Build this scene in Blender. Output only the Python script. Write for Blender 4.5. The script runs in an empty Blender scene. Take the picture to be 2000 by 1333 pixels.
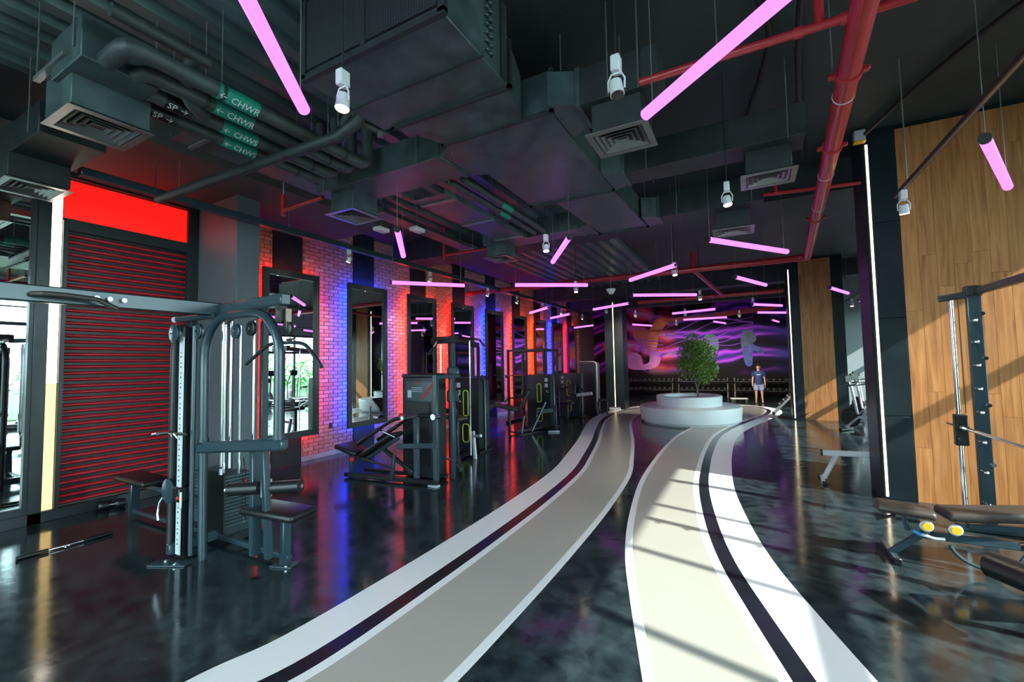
import bpy, bmesh, math, random
from mathutils import Vector, Matrix
random.seed(7)
D = bpy.data
SC = bpy.context.scene
COL = SC.collection
V = Vector
PI = math.pi

# ------------------------------------------------------------------ camera
CAM_H = 1.8
YAW, PIT, ROL = math.radians(28.22), math.radians(3.0), math.radians(-1.036)
fw = V((-math.sin(YAW)*math.cos(PIT), math.cos(YAW)*math.cos(PIT), math.sin(PIT)))
r0 = V((math.cos(YAW), math.sin(YAW), 0)); u0 = r0.cross(fw)
rr = r0*math.cos(ROL) + u0*math.sin(ROL); uu = -r0*math.sin(ROL) + u0*math.cos(ROL)
cam = D.objects.new('camera', D.cameras.new('camera')); COL.objects.link(cam)
cam.matrix_world = Matrix(((rr.x, uu.x, -fw.x, 0), (rr.y, uu.y, -fw.y, 0), (rr.z, uu.z, -fw.z, CAM_H), (0, 0, 0, 1)))
cam.data.sensor_width = 36; cam.data.lens = 851.5/2000*36
cam.data.clip_start = 0.05; cam.data.clip_end = 300
SC.camera = cam

# ------------------------------------------------------------------ sky, sun, exposure
SKY_STRENGTH = 5.2
SUN_STRENGTH = 7.5
SUN_DIR = V((-1.0, 0.25, -0.714)).normalized()
w = D.worlds.new('sky'); SC.world = w; w.use_nodes = True
wn = w.node_tree.nodes; bg = wn['Background']
bg.inputs[0].default_value = (0.72, 0.93, 1.0, 1); bg.inputs[1].default_value = SKY_STRENGTH
sun = D.objects.new('sun', D.lights.new('sun', 'SUN')); COL.objects.link(sun)
sun.data.energy = SUN_STRENGTH; sun.data.angle = math.radians(0.6); sun.data.color = (1.0, 0.95, 0.85)
sun.rotation_euler = (-SUN_DIR).to_track_quat('Z', 'Y').to_euler()
sun.location = (14, -1, 9)
vs = SC.view_settings
vs.view_transform = 'Standard'; vs.look = 'None'; vs.gamma = 1.0; vs.exposure = 1.0
vs.use_curve_mapping = False
SC.cycles.max_bounces = 8; SC.cycles.diffuse_bounces = 4; SC.cycles.glossy_bounces = 5
SC.cycles.transparent_max_bounces = 12; SC.cycles.use_denoising = True
SC.cycles.sample_clamp_indirect = 6.0; SC.cycles.caustics_reflective = False; SC.cycles.caustics_refractive = False

# ------------------------------------------------------------------ materials
MATS = {}
def nd(nt, t, **kw):
    n = nt.nodes.new(t)
    for k, v in kw.items():
        setattr(n, k, v)
    return n
def mat(name, col, rough=0.5, metal=0.0, var=0.0, vscale=6.0, rvar=0.0, bump=0.0, bscale=40.0, spec=0.5, coat=0.0, stretch=None):
    m = D.materials.new(name); m.use_nodes = True; nt = m.node_tree
    p = nt.nodes['Principled BSDF']
    p.inputs['Base Color'].default_value = (*col, 1); p.inputs['Roughness'].default_value = rough
    p.inputs['Metallic'].default_value = metal; p.inputs['Specular IOR Level'].default_value = spec
    p.inputs['Coat Weight'].default_value = coat; p.inputs['Coat Roughness'].default_value = 0.08
    if var or rvar or bump:
        tc = nd(nt, 'ShaderNodeTexCoord')
        mp = nd(nt, 'ShaderNodeMapping'); nt.links.new(tc.outputs['Object'], mp.inputs[0])
        if stretch: mp.inputs['Scale'].default_value = stretch
        no = nd(nt, 'ShaderNodeTexNoise'); no.inputs['Scale'].default_value = vscale; no.inputs['Detail'].default_value = 6
        nt.links.new(mp.outputs[0], no.inputs['Vector'])
        if var:
            r = nd(nt, 'ShaderNodeValToRGB')
            r.color_ramp.elements[0].position = 0.3; r.color_ramp.elements[1].position = 0.72
            r.color_ramp.elements[0].color = tuple(c*(1-var) for c in col) + (1,)
            r.color_ramp.elements[1].color = tuple(min(1, c*(1+var)) for c in col) + (1,)
            nt.links.new(no.outputs[0], r.inputs[0]); nt.links.new(r.outputs[0], p.inputs['Base Color'])
        if rvar:
            mr = nd(nt, 'ShaderNodeMapRange'); mr.inputs[1].default_value = 0.3; mr.inputs[2].default_value = 0.7
            mr.inputs[3].default_value = max(0.02, rough-rvar); mr.inputs[4].default_value = rough+rvar
            nt.links.new(no.outputs[0], mr.inputs[0]); nt.links.new(mr.outputs[0], p.inputs['Roughness'])
        if bump:
            n2 = nd(nt, 'ShaderNodeTexNoise'); n2.inputs['Scale'].default_value = bscale; n2.inputs['Detail'].default_value = 4
            nt.links.new(mp.outputs[0], n2.inputs['Vector'])
            b = nd(nt, 'ShaderNodeBump'); b.inputs['Strength'].default_value = bump; b.inputs['Distance'].default_value = 0.02
            nt.links.new(n2.outputs[0], b.inputs['Height']); nt.links.new(b.outputs[0], p.inputs['Normal'])
    MATS[name] = m
    return m
def emit(name, col, s):
    m = D.materials.new(name); m.use_nodes = True; p = m.node_tree.nodes['Principled BSDF']
    p.inputs['Base Color'].default_value = (*[c*0.05 for c in col], 1); p.inputs['Roughness'].default_value = 0.4
    p.inputs['Emission Color'].default_value = (*col, 1); p.inputs['Emission Strength'].default_value = s
    MATS[name] = m
    return m

mat('ceiling_paint', (0.022, 0.036, 0.041), 0.6, var=0.25, vscale=1.2, bump=0.15, bscale=30)
mat('deck_metal', (0.10, 0.165, 0.175), 0.33, 0.2, var=0.3, vscale=2.5)
mat('duct_metal', (0.07, 0.105, 0.112), 0.42, 0.25, var=0.35, vscale=5, rvar=0.1)
mat('duct_dark', (0.020, 0.028, 0.031), 0.55, 0.1, var=0.3, vscale=5)
mat('pipe_insulation', (0.045, 0.060, 0.064), 0.5, var=0.3, vscale=8, bump=0.2, bscale=14)
mat('red_pipe', (0.45, 0.025, 0.035), 0.35, var=0.15, vscale=4, coat=0.2)
mat('diffuser_metal', (0.24, 0.25, 0.26), 0.3, 0.5, var=0.2)
mat('frame_black', (0.020, 0.027, 0.031), 0.32, 0.0, var=0.2, vscale=9)
mat('panel_black', (0.010, 0.019, 0.024), 0.38, var=0.35, vscale=3, spec=0.3)
mat('machine_steel', (0.034, 0.062, 0.082), 0.25, 0.1, spec=0.7)
mat('machine_black', (0.007, 0.009, 0.011), 0.36)
mat('pad_vinyl', (0.011, 0.012, 0.014), 0.34, bump=0.1, bscale=120)
mat('pad_brown', (0.045, 0.036, 0.033), 0.42, bump=0.1, bscale=120)
mat('chrome', (0.75, 0.80, 0.84), 0.14, 1.0)
mat('steel_plate', (0.74, 0.82, 0.86), 0.35, 0.15)  # pale, barely metallic base colour stands in for the window's reflection on chrome
mat('white_plastic', (0.75, 0.77, 0.80), 0.35)
mat('white_metal', (0.62, 0.66, 0.72), 0.3)
mat('stack_plate', (0.06, 0.10, 0.12), 0.35, 0.3, var=0.2)
mat('shroud_plastic', (0.014, 0.022, 0.027), 0.28, var=0.15, vscale=3)
mat('label_green', (0.01, 0.30, 0.22), 0.5)
mat('label_white', (0.8, 0.85, 0.85), 0.5)
mat('label_black', (0.004, 0.004, 0.005), 0.4)
mat('lime_trim', (0.62, 0.92, 0.05), 0.35)
mat('red_plastic', (0.55, 0.02, 0.03), 0.35)
mat('yellow_plastic', (0.85, 0.50, 0.03), 0.35)
mat('blue_plastic', (0.03, 0.30, 0.75), 0.35)
mat('mortar', (0.16, 0.12, 0.11), 0.9, var=0.2, vscale=12)
mat('column_grey', (0.115, 0.135, 0.155), 0.5, var=0.08, vscale=2)
mat('soffit_grey', (0.070, 0.066, 0.062), 0.65, var=0.15, vscale=2)
mat('grey_wall', (0.42, 0.50, 0.53), 0.6, var=0.04, vscale=2)
mat('skirting', (0.42, 0.45, 0.50), 0.35, var=0.2, vscale=5)
mat('planter_white', (0.78, 0.82, 0.84), 0.35, var=0.03, vscale=2)
mat('soil', (0.05, 0.035, 0.025), 0.9, var=0.4, vscale=30, bump=0.6)
mat('bark', (0.20, 0.17, 0.14), 0.85, var=0.4, vscale=25, bump=0.5)
mat('path_beige', (0.40, 0.385, 0.35), 0.30, var=0.03, vscale=0.5)
mat('path_white', (0.80, 0.79, 0.84), 0.28)
mat('path_black', (0.010, 0.012, 0.018), 0.22, var=0.2)
mat('shutter_red', (0.60, 0.014, 0.032), 0.28, coat=0.5)
mat('skin', (0.55, 0.33, 0.24), 0.55)
mat('shirt_blue', (0.012, 0.035, 0.16), 0.8)
mat('shorts_blue', (0.26, 0.32, 0.55), 0.8)
mat('hair_black', (0.015, 0.011, 0.01), 0.6)
mat('shoe_tan', (0.55, 0.42, 0.32), 0.6)
mat('cable_black', (0.006, 0.008, 0.009), 0.5)
mat('grass', (0.04, 0.11, 0.03), 0.9, var=0.4, vscale=3)
mat('pavement', (0.20, 0.21, 0.205), 0.8, var=0.1, vscale=2)
mat('concrete_dark', (0.05, 0.06, 0.065), 0.6, var=0.2, vscale=2)
emit('tube_purple', (0.72, 0.155, 1.0), 1.25)
emit('bulb_warm', (1.0, 0.86, 0.62), 14.0)
emit('light_white', (1.0, 0.90, 0.74), 3.2)
emit('light_yellow', (1.0, 0.70, 0.26), 1.1)
emit('light_line', (1.0, 0.80, 0.52), 2.4)
emit('light_box_red', (1.0, 0.006, 0.004), 1.0)
emit('led_red', (1.0, 0.012, 0.008), 42.0)
emit('led_orange', (1.0, 0.055, 0.006), 45.0)
emit('led_blue', (0.001, 0.03, 1.0), 110.0)

def mirror_material():
    m = D.materials.new('mirror_glass'); m.use_nodes = True; p = m.node_tree.nodes['Principled BSDF']
    p.inputs['Base Color'].default_value = (0.80, 0.87, 0.88, 1); p.inputs['Metallic'].default_value = 1; p.inputs['Roughness'].default_value = 0.01
    MATS['mirror_glass'] = m
mirror_material()
def glass_material():
    m = D.materials.new('window_glass'); m.use_nodes = True; nt = m.node_tree; nt.nodes.remove(nt.nodes['Principled BSDF'])
    o = nt.nodes['Material Output']; t = nd(nt, 'ShaderNodeBsdfTransparent'); t.inputs[0].default_value = (0.90, 0.95, 0.94, 1)
    g = nd(nt, 'ShaderNodeBsdfGlossy'); g.inputs[1].default_value = 0.02
    f = nd(nt, 'ShaderNodeFresnel'); f.inputs[0].default_value = 1.45
    mx = nd(nt, 'ShaderNodeMixShader')
    nt.links.new(f.outputs[0], mx.inputs[0]); nt.links.new(t.outputs[0], mx.inputs[1]); nt.links.new(g.outputs[0], mx.inputs[2]); nt.links.new(mx.outputs[0], o.inputs[0])
    MATS['window_glass'] = m
glass_material()
def random_value(nt):
    gi = nd(nt, 'ShaderNodeNewGeometry'); oi = nd(nt, 'ShaderNodeObjectInfo')
    a = nd(nt, 'ShaderNodeMath', operation='ADD'); f = nd(nt, 'ShaderNodeMath', operation='FRACT')
    nt.links.new(gi.outputs['Random Per Island'], a.inputs[0]); nt.links.new(oi.outputs['Random'], a.inputs[1]); nt.links.new(a.outputs[0], f.inputs[0])
    return f.outputs[0]
def brick_material():
    m = D.materials.new('brick_clay'); m.use_nodes = True; nt = m.node_tree; p = nt.nodes['Principled BSDF']
    r = nd(nt, 'ShaderNodeValToRGB'); cr = r.color_ramp
    cr.elements[0].color = (0.42, 0.20, 0.155, 1); cr.elements[1].color = (0.60, 0.37, 0.31, 1)
    e = cr.elements.new(0.45); e.color = (0.53, 0.27, 0.215, 1)
    e = cr.elements.new(0.75); e.color = (0.48, 0.24, 0.20, 1)
    nt.links.new(random_value(nt), r.inputs[0])
    tc = nd(nt, 'ShaderNodeTexCoord'); no = nd(nt, 'ShaderNodeTexNoise'); no.inputs['Scale'].default_value = 18; no.inputs['Detail'].default_value = 5
    nt.links.new(tc.outputs['Object'], no.inputs['Vector'])
    mx = nd(nt, 'ShaderNodeMix', data_type='RGBA', blend_type='OVERLAY'); mx.inputs[0].default_value = 0.5
    nt.links.new(r.outputs[0], mx.inputs[6]); nt.links.new(no.outputs[0], mx.inputs[7]); nt.links.new(mx.outputs[2], p.inputs['Base Color'])
    b = nd(nt, 'ShaderNodeBump'); b.inputs['Strength'].default_value = 0.4; b.inputs['Distance'].default_value = 0.01
    nt.links.new(no.outputs[0], b.inputs['Height']); nt.links.new(b.outputs[0], p.inputs['Normal'])
    p.inputs['Roughness'].default_value = 0.75
    MATS['brick_clay'] = m
brick_material()
def wood_material():
    m = D.materials.new('oak_plank'); m.use_nodes = True; nt = m.node_tree; p = nt.nodes['Principled BSDF']
    tc = nd(nt, 'ShaderNodeTexCoord'); mp = nd(nt, 'ShaderNodeMapping'); mp.inputs['Scale'].default_value = (14, 14, 0.9)
    oi = nd(nt, 'ShaderNodeObjectInfo'); ad = nd(nt, 'ShaderNodeVectorMath', operation='ADD'); ml = nd(nt, 'ShaderNodeMath', operation='MULTIPLY'); ml.inputs[1].default_value = 40
    nt.links.new(oi.outputs['Random'], ml.inputs[0]); nt.links.new(tc.outputs['Object'], ad.inputs[0]); nt.links.new(ml.outputs[0], ad.inputs[1])
    nt.links.new(ad.outputs[0], mp.inputs[0])
    no = nd(nt, 'ShaderNodeTexNoise'); no.inputs['Scale'].default_value = 1.6; no.inputs['Detail'].default_value = 8; no.inputs['Distortion'].default_value = 0.6
    nt.links.new(mp.outputs[0], no.inputs['Vector'])
    r = nd(nt, 'ShaderNodeValToRGB'); cr = r.color_ramp
    cr.elements[0].position = 0.25; cr.elements[0].color = (0.28, 0.098, 0.028, 1); cr.elements[1].position = 0.75; cr.elements[1].color = (0.62, 0.285, 0.105, 1)
    e = cr.elements.new(0.5); e.color = (0.48, 0.195, 0.065, 1)
    nt.links.new(no.outputs[0], r.inputs[0])
    hs = nd(nt, 'ShaderNodeHueSaturation'); mr = nd(nt, 'ShaderNodeMapRange'); mr.inputs[3].default_value = 0.92; mr.inputs[4].default_value = 1.07
    nt.links.new(oi.outputs['Random'], mr.inputs[0]); nt.links.new(mr.outputs[0], hs.inputs['Value']); nt.links.new(r.outputs[0], hs.inputs['Color'])
    nt.links.new(hs.outputs[0], p.inputs['Base Color']); p.inputs['Roughness'].default_value = 0.45
    MATS['oak_plank'] = m
wood_material()
def floor_material():
    m = D.materials.new('floor_rubber'); m.use_nodes = True; nt = m.node_tree; p = nt.nodes['Principled BSDF']
    tc = nd(nt, 'ShaderNodeTexCoord')
    n1 = nd(nt, 'ShaderNodeTexNoise'); n1.inputs['Scale'].default_value = 0.9; n1.inputs['Detail'].default_value = 10; n1.inputs['Roughness'].default_value = 0.7
    n2 = nd(nt, 'ShaderNodeTexNoise'); n2.inputs['Scale'].default_value = 7.0; n2.inputs['Detail'].default_value = 8; n2.inputs['Distortion'].default_value = 0.3
    for n in (n1, n2): nt.links.new(tc.outputs['Object'], n.inputs['Vector'])
    r = nd(nt, 'ShaderNodeValToRGB'); r.color_ramp.elements[0].position = 0.3; r.color_ramp.elements[1].position = 0.8
    r.color_ramp.elements[0].color = (0.008, 0.013, 0.017, 1); r.color_ramp.elements[1].color = (0.038, 0.058, 0.066, 1)
    mm = nd(nt, 'ShaderNodeMath', operation='MULTIPLY'); nt.links.new(n1.outputs[0], mm.inputs[0]); nt.links.new(n2.outputs[0], mm.inputs[1])
    m2 = nd(nt, 'ShaderNodeMath', operation='MULTIPLY'); m2.inputs[1].default_value = 2.0; nt.links.new(mm.outputs[0], m2.inputs[0])
    nt.links.new(m2.outputs[0], r.inputs[0])
    # fine scuffs: thin cracks of a stretched voronoi
    vo = nd(nt, 'ShaderNodeTexVoronoi', feature='DISTANCE_TO_EDGE'); vo.inputs['Scale'].default_value = 0.8
    mp = nd(nt, 'ShaderNodeMapping'); mp.inputs['Scale'].default_value = (1.0, 0.55, 1); mp.inputs['Rotation'].default_value = (0, 0, 0.5)
    nt.links.new(tc.outputs['Object'], mp.inputs[0]); nt.links.new(mp.outputs[0], vo.inputs['Vector'])
    lt = nd(nt, 'ShaderNodeMath', operation='LESS_THAN'); lt.inputs[1].default_value = 0.0; nt.links.new(vo.outputs[0], lt.inputs[0])
    gt = nd(nt, 'ShaderNodeMath', operation='GREATER_THAN'); gt.inputs[1].default_value = 0.55; nt.links.new(n2.outputs[0], gt.inputs[0])
    am = nd(nt, 'ShaderNodeMath', operation='MULTIPLY'); nt.links.new(lt.outputs[0], am.inputs[0]); nt.links.new(gt.outputs[0], am.inputs[1])
    mx = nd(nt, 'ShaderNodeMix', data_type='RGBA'); nt.links.new(am.outputs[0], mx.inputs[0]); nt.links.new(r.outputs[0], mx.inputs[6]); mx.inputs[7].default_value = (0.05, 0.065, 0.07, 1)
    nt.links.new(mx.outputs[2], p.inputs['Base Color'])
    mr = nd(nt, 'ShaderNodeMapRange'); mr.inputs[1].default_value = 0.3; mr.inputs[2].default_value = 0.7; mr.inputs[3].default_value = 0.09; mr.inputs[4].default_value = 0.17
    nt.links.new(n2.outputs[0], mr.inputs[0]); nt.links.new(mr.outputs[0], p.inputs['Roughness'])
    b = nd(nt, 'ShaderNodeBump'); b.inputs['Strength'].default_value = 0.05; b.inputs['Distance'].default_value = 0.02
    nt.links.new(n2.outputs[0], b.inputs['Height']); nt.links.new(b.outputs[0], p.inputs['Normal'])
    p.inputs['Specular IOR Level'].default_value = 0.5
    MATS['floor_rubber'] = m
floor_material()
def mural_material():
    m = D.materials.new('mural_paint'); m.use_nodes = True; nt = m.node_tree; p = nt.nodes['Principled BSDF']
    tc = nd(nt, 'ShaderNodeTexCoord')
    def noise(scale, detail=4, dist=0.0, sc=(1, 1, 1)):
        mp = nd(nt, 'ShaderNodeMapping'); mp.inputs['Scale'].default_value = sc; nt.links.new(tc.outputs['Object'], mp.inputs[0])
        n = nd(nt, 'ShaderNodeTexNoise'); n.inputs['Scale'].default_value = scale; n.inputs['Detail'].default_value = detail; n.inputs['Distortion'].default_value = dist
        nt.links.new(mp.outputs[0], n.inputs['Vector']); return n.outputs[0]
    def ramp(src, stops):
        r = nd(nt, 'ShaderNodeValToRGB'); cr = r.color_ramp
        while len(cr.elements) < len(stops): cr.elements.new(0.5)
        for e, (pos, c) in zip(cr.elements, stops): e.position = pos; e.color = (*c, 1)
        nt.links.new(src, r.inputs[0]); return r.outputs[0]
    def mix(f, a, b):
        x = nd(nt, 'ShaderNodeMix', data_type='RGBA'); nt.links.new(f, x.inputs[0]); nt.links.new(a, x.inputs[6]); nt.links.new(b, x.inputs[7]); return x.outputs[2]
    wv = nd(nt, 'ShaderNodeTexWave', wave_type='BANDS', bands_direction='Z'); wv.inputs['Scale'].default_value = 0.26
    wv.inputs['Distortion'].default_value = 13.0; wv.inputs['Detail'].default_value = 3; wv.inputs['Detail Scale'].default_value = 0.7
    nt.links.new(tc.outputs['Object'], wv.inputs['Vector'])
    base = ramp(wv.outputs[1], [(0.0, (0.004, 0.002, 0.012)), (0.45, (0.012, 0.004, 0.05)), (0.62, (0.16, 0.02, 0.50)), (0.8, (0.50, 0.08, 0.90)), (0.92, (0.22, 0.03, 0.70)), (1.0, (0.03, 0.02, 0.22))])
    warm = ramp(wv.outputs[1], [(0.0, (0.10, 0.005, 0.02)), (0.4, (0.55, 0.03, 0.16)), (0.65, (0.80, 0.16, 0.05)), (0.85, (0.75, 0.12, 0.45)), (1.0, (0.75, 0.35, 0.60))])
    cool = ramp(wv.outputs[1], [(0.0, (0.003, 0.003, 0.02)), (0.6, (0.02, 0.02, 0.14)), (1.0, (0.07, 0.05, 0.38))])
    sx = nd(nt, 'ShaderNodeSeparateXYZ'); nt.links.new(tc.outputs['Object'], sx.inputs[0])
    def rng(src, a, b):
        mr = nd(nt, 'ShaderNodeMapRange', interpolation_type='SMOOTHSTEP'); mr.inputs[1].default_value = a; mr.inputs[2].default_value = b
        nt.links.new(src, mr.inputs[0]); return mr.outputs[0]
    def mul(a, b):
        x = nd(nt, 'ShaderNodeMath', operation='MULTIPLY'); nt.links.new(a, x.inputs[0]); nt.links.new(b, x.inputs[1]); return x.outputs[0]
    wm = mul(mul(rng(sx.outputs[0], -6.4, -5.6), rng(sx.outputs[0], -2.9, -3.9)), rng(noise(0.7, 5, 1.0), 0.38, 0.55))
    cm = rng(sx.outputs[0], 0.4, 1.6)
    c = mix(cm, mix(wm, base, warm), cool)
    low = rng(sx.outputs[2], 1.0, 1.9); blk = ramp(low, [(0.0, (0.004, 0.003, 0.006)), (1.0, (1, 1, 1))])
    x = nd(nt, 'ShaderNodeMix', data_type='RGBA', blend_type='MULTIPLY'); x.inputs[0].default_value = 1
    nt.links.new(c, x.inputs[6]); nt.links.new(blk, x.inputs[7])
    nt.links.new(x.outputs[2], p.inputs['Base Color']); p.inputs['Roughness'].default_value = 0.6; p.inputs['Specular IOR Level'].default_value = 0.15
    MATS['mural_paint'] = m
mural_material()
def leaf_material(name, a, b):
    m = D.materials.new(name); m.use_nodes = True; nt = m.node_tree; p = nt.nodes['Principled BSDF']
    r = nd(nt, 'ShaderNodeValToRGB'); r.color_ramp.elements[0].color = (*a, 1); r.color_ramp.elements[1].color = (*b, 1)
    nt.links.new(random_value(nt), r.inputs[0]); nt.links.new(r.outputs[0], p.inputs['Base Color']); p.inputs['Roughness'].default_value = 0.5
    MATS[name] = m
leaf_material('leaf_green', (0.07, 0.20, 0.03), (0.26, 0.38, 0.06))
leaf_material('shrub_green', (0.06, 0.22, 0.05), (0.20, 0.42, 0.12))
def grille_material():
    m = D.materials.new('coil_fins'); m.use_nodes = True; nt = m.node_tree; p = nt.nodes['Principled BSDF']
    tc = nd(nt, 'ShaderNodeTexCoord'); wv = nd(nt, 'ShaderNodeTexWave', wave_type='BANDS', bands_direction='X'); wv.inputs['Scale'].default_value = 14
    nt.links.new(tc.outputs['Object'], wv.inputs['Vector'])
    r = nd(nt, 'ShaderNodeValToRGB'); r.color_ramp.elements[0].color = (0.008, 0.010, 0.012, 1); r.color_ramp.elements[1].color = (0.035, 0.042, 0.048, 1)
    nt.links.new(wv.outputs[1], r.inputs[0]); nt.links.new(r.outputs[0], p.inputs['Base Color']); p.inputs['Roughness'].default_value = 0.5
    b = nd(nt, 'ShaderNodeBump'); b.inputs['Strength'].default_value = 0.5; nt.links.new(wv.outputs[1], b.inputs['Height']); nt.links.new(b.outputs[0], p.inputs['Normal'])
    MATS['coil_fins'] = m
grille_material()

# ------------------------------------------------------------------ builders
def wloc(o):
    p = V((0, 0, 0))
    while o:
        p = p + o.location; o = o.parent
    return p
class MB:
    """collects shapes given in world coordinates; build() links them as one mesh object"""
    def __init__(s): s.bm = bmesh.new()
    def _new(s, fn, m, bev=0.0, seg=1):
        t = bmesh.new(); fn(t); bmesh.ops.transform(t, matrix=m, verts=t.verts)
        if bev: bmesh.ops.bevel(t, geom=t.edges[:], offset=bev, segments=seg, affect='EDGES', profile=0.5)
        me = D.meshes.new('t'); t.to_mesh(me); t.free(); s.bm.from_mesh(me); D.meshes.remove(me)
    def box(s, c, d, rz=0.0, bev=0.0, rot=None, seg=1):
        R = rot.to_4x4() if rot is not None else Matrix.Rotation(rz, 4, 'Z')
        m = Matrix.Translation(V(c)) @ R @ Matrix.Diagonal((*d, 1))
        s._new(lambda t: bmesh.ops.create_cube(t, size=1), m, bev, seg); return s
    def b2(s, a, b, bev=0.0, seg=1):
        a, b = V(a), V(b); return s.box((a+b)/2, (abs(b.x-a.x), abs(b.y-a.y), abs(b.z-a.z)), bev=bev, seg=seg)
    def beam(s, p, q, w, h, bev=0.0, up=(0, 0, 1)):
        p, q = V(p), V(q); d = q-p; L = d.length; y = d.normalized(); u = V(up)
        if abs(y.dot(u)) > 0.98: u = V((1, 0, 0))
        x = y.cross(u).normalized(); z = x.cross(y)
        R = Matrix((x, y, z)).transposed()
        return s.box((p+q)/2, (w, L, h), rot=R, bev=bev)
    def tube(s, p, q, r, n=12, r2=None):
        p, q = V(p), V(q); d = q-p
        R = d.to_track_quat('Z', 'Y').to_matrix().to_4x4()
        m = Matrix.Translation((p+q)/2) @ R
        s._new(lambda t: bmesh.ops.create_cone(t, cap_ends=True, segments=n, radius1=r, radius2=r if r2 is None else r2, depth=d.length), m); return s
    def sphere(s, c, r, sc=(1, 1, 1), n=12):
        m = Matrix.Translation(V(c)) @ Matrix.Diagonal((*sc, 1))
        s._new(lambda t: bmesh.ops.create_uvsphere(t, u_segments=n, v_segments=max(6, n//2+1), radius=r), m); return s
    def path(s, pts, r, n=10, closed=False):
        pts = [V(p) for p in pts]; N = len(pts); rings = []
        prev = None
        for i, p in enumerate(pts):
            a = pts[(i-1) % N] if (closed or i > 0) else p
            b = pts[(i+1) % N] if (closed or i < N-1) else p
            t = (b-a).normalized()
            if prev is None:
                u = V((0, 0, 1)) if abs(t.z) < 0.9 else V((1, 0, 0)); x = t.cross(u).normalized()
            else:
                x = (prev - t*prev.dot(t)).normalized()
            prev = x; y = t.cross(x)
            rings.append([s.bm.verts.new(p + (x*math.cos(2*PI*k/n) + y*math.sin(2*PI*k/n))*r) for k in range(n)])
        M = N if closed else N-1
        for i in range(M):
            A, B = rings[i], rings[(i+1) % N]
            for k in range(n): s.bm.faces.new((A[k], A[(k+1) % n], B[(k+1) % n], B[k]))
        if not closed:
            s.bm.faces.new(rings[0][::-1]); s.bm.faces.new(rings[-1])
        return s
    def lathe(s, prof, c, n=32, sx=1.0, sy=1.0, rz=0.0, axis='Z'):
        c = V(c); rings = []; R = Matrix.Rotation(rz, 3, 'Z')
        for rad, h in prof:
            ring = []
            for k in range(n):
                a = 2*PI*k/n; v = V((rad*math.cos(a)*sx, rad*math.sin(a)*sy, h))
                v = R @ v
                if axis == 'X': v = V((v.z, v.x, v.y))
                if axis == 'Y': v = V((v.y, v.z, v.x))
                ring.append(s.bm.verts.new(c+v))
            rings.append(ring)
        for A, B in zip(rings, rings[1:]):
            for k in range(n): s.bm.faces.new((A[k], A[(k+1) % n], B[(k+1) % n], B[k]))
        s.bm.faces.new(rings[0][::-1]); s.bm.faces.new(rings[-1])
        return s
    def prism(s, poly, t, frame=None):
        """poly: 3D points in a plane, extruded by vector t"""
        t = V(t); a = [s.bm.verts.new(V(p)) for p in poly]; b = [s.bm.verts.new(V(p)+t) for p in poly]; n = len(poly)
        s.bm.faces.new(a[::-1]); s.bm.faces.new(b)
        for k in range(n): s.bm.faces.new((a[k], a[(k+1) % n], b[(k+1) % n], b[k]))
        return s
    def strip(s, A, B, z0, z1):
        """flat ribbon between polylines A and B (x,y) with thickness"""
        def row(P, z): return [s.bm.verts.new((p[0], p[1], z)) for p in P]
        at, bt = row(A, z1), row(B, z1); al, bl = row(A, z0), row(B, z0)
        for i in range(len(A)-1):
            s.bm.faces.new((at[i], at[i+1], bt[i+1], bt[i]))
            s.bm.faces.new((al[i+1], al[i], bl[i], bl[i+1]))
            s.bm.faces.new((al[i], al[i+1], at[i+1], at[i]))
            s.bm.faces.new((bl[i+1], bl[i], bt[i], bt[i+1]))
        s.bm.faces.new((at[0], bt[0], bl[0], al[0])); s.bm.faces.new((at[-1], al[-1], bl[-1], bt[-1]))
        return s
    def build(s, name, m, parent=None, smooth=True):
        bmesh.ops.recalc_face_normals(s.bm, faces=s.bm.faces[:])
        if parent:
            bmesh.ops.translate(s.bm, verts=s.bm.verts, vec=-wloc(parent))
        me = D.meshes.new(name); s.bm.to_mesh(me); s.bm.free()
        me.materials.append(MATS[m])
        if smooth:
            for p in me.polygons: p.use_smooth = True
            me.set_sharp_from_angle(angle=math.radians(38))
        o = D.objects.new(name, me); COL.objects.link(o)
        if parent: o.parent = parent
        return o
def tag(o, label, cat, group=None):
    o['label'] = label; o['category'] = cat
    if group: o['group'] = group
    return o
def struct(o, label=None):
    o['kind'] = 'structure'
    if label: o['label'] = label
    return o
def thing(name, label, cat, loc, group=None):
    o = D.objects.new(name, None); COL.objects.link(o); o.location = loc; o.empty_display_size = 0.1
    return tag(o, label, cat, group)
def copy_tree(o, parent=None):
    c = o.copy(); COL.objects.link(c); c.parent = parent
    for ch in list(o.children): copy_tree(ch, c)
    return c
def dup(root, loc, rz=0.0, label=None, scale=None):
    c = copy_tree(root); c.location = loc; c.rotation_euler = (0, 0, rz)
    if label: c['label'] = label
    if scale: c.scale = scale
    return c
def arc(c, r, a0, a1, n, ax, ay):
    c, ax, ay = V(c), V(ax), V(ay)
    return [c + ax*(r*math.cos(a0+(a1-a0)*i/n)) + ay*(r*math.sin(a0+(a1-a0)*i/n)) for i in range(n+1)]
def catmull(P, n=8):
    out = []
    for i in range(len(P)-1):
        p0 = P[max(i-1, 0)]; p1 = P[i]; p2 = P[i+1]; p3 = P[min(i+2, len(P)-1)]
        for k in range(n):
            t = k/n
            out.append(tuple(0.5*((2*b)+(c-a)*t+(2*a-5*b+4*c-d)*t*t+(3*b-a-3*c+d)*t**3) for a, b, c, d in zip(p0, p1, p2, p3)))
    out.append(tuple(P[-1])); return out
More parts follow.
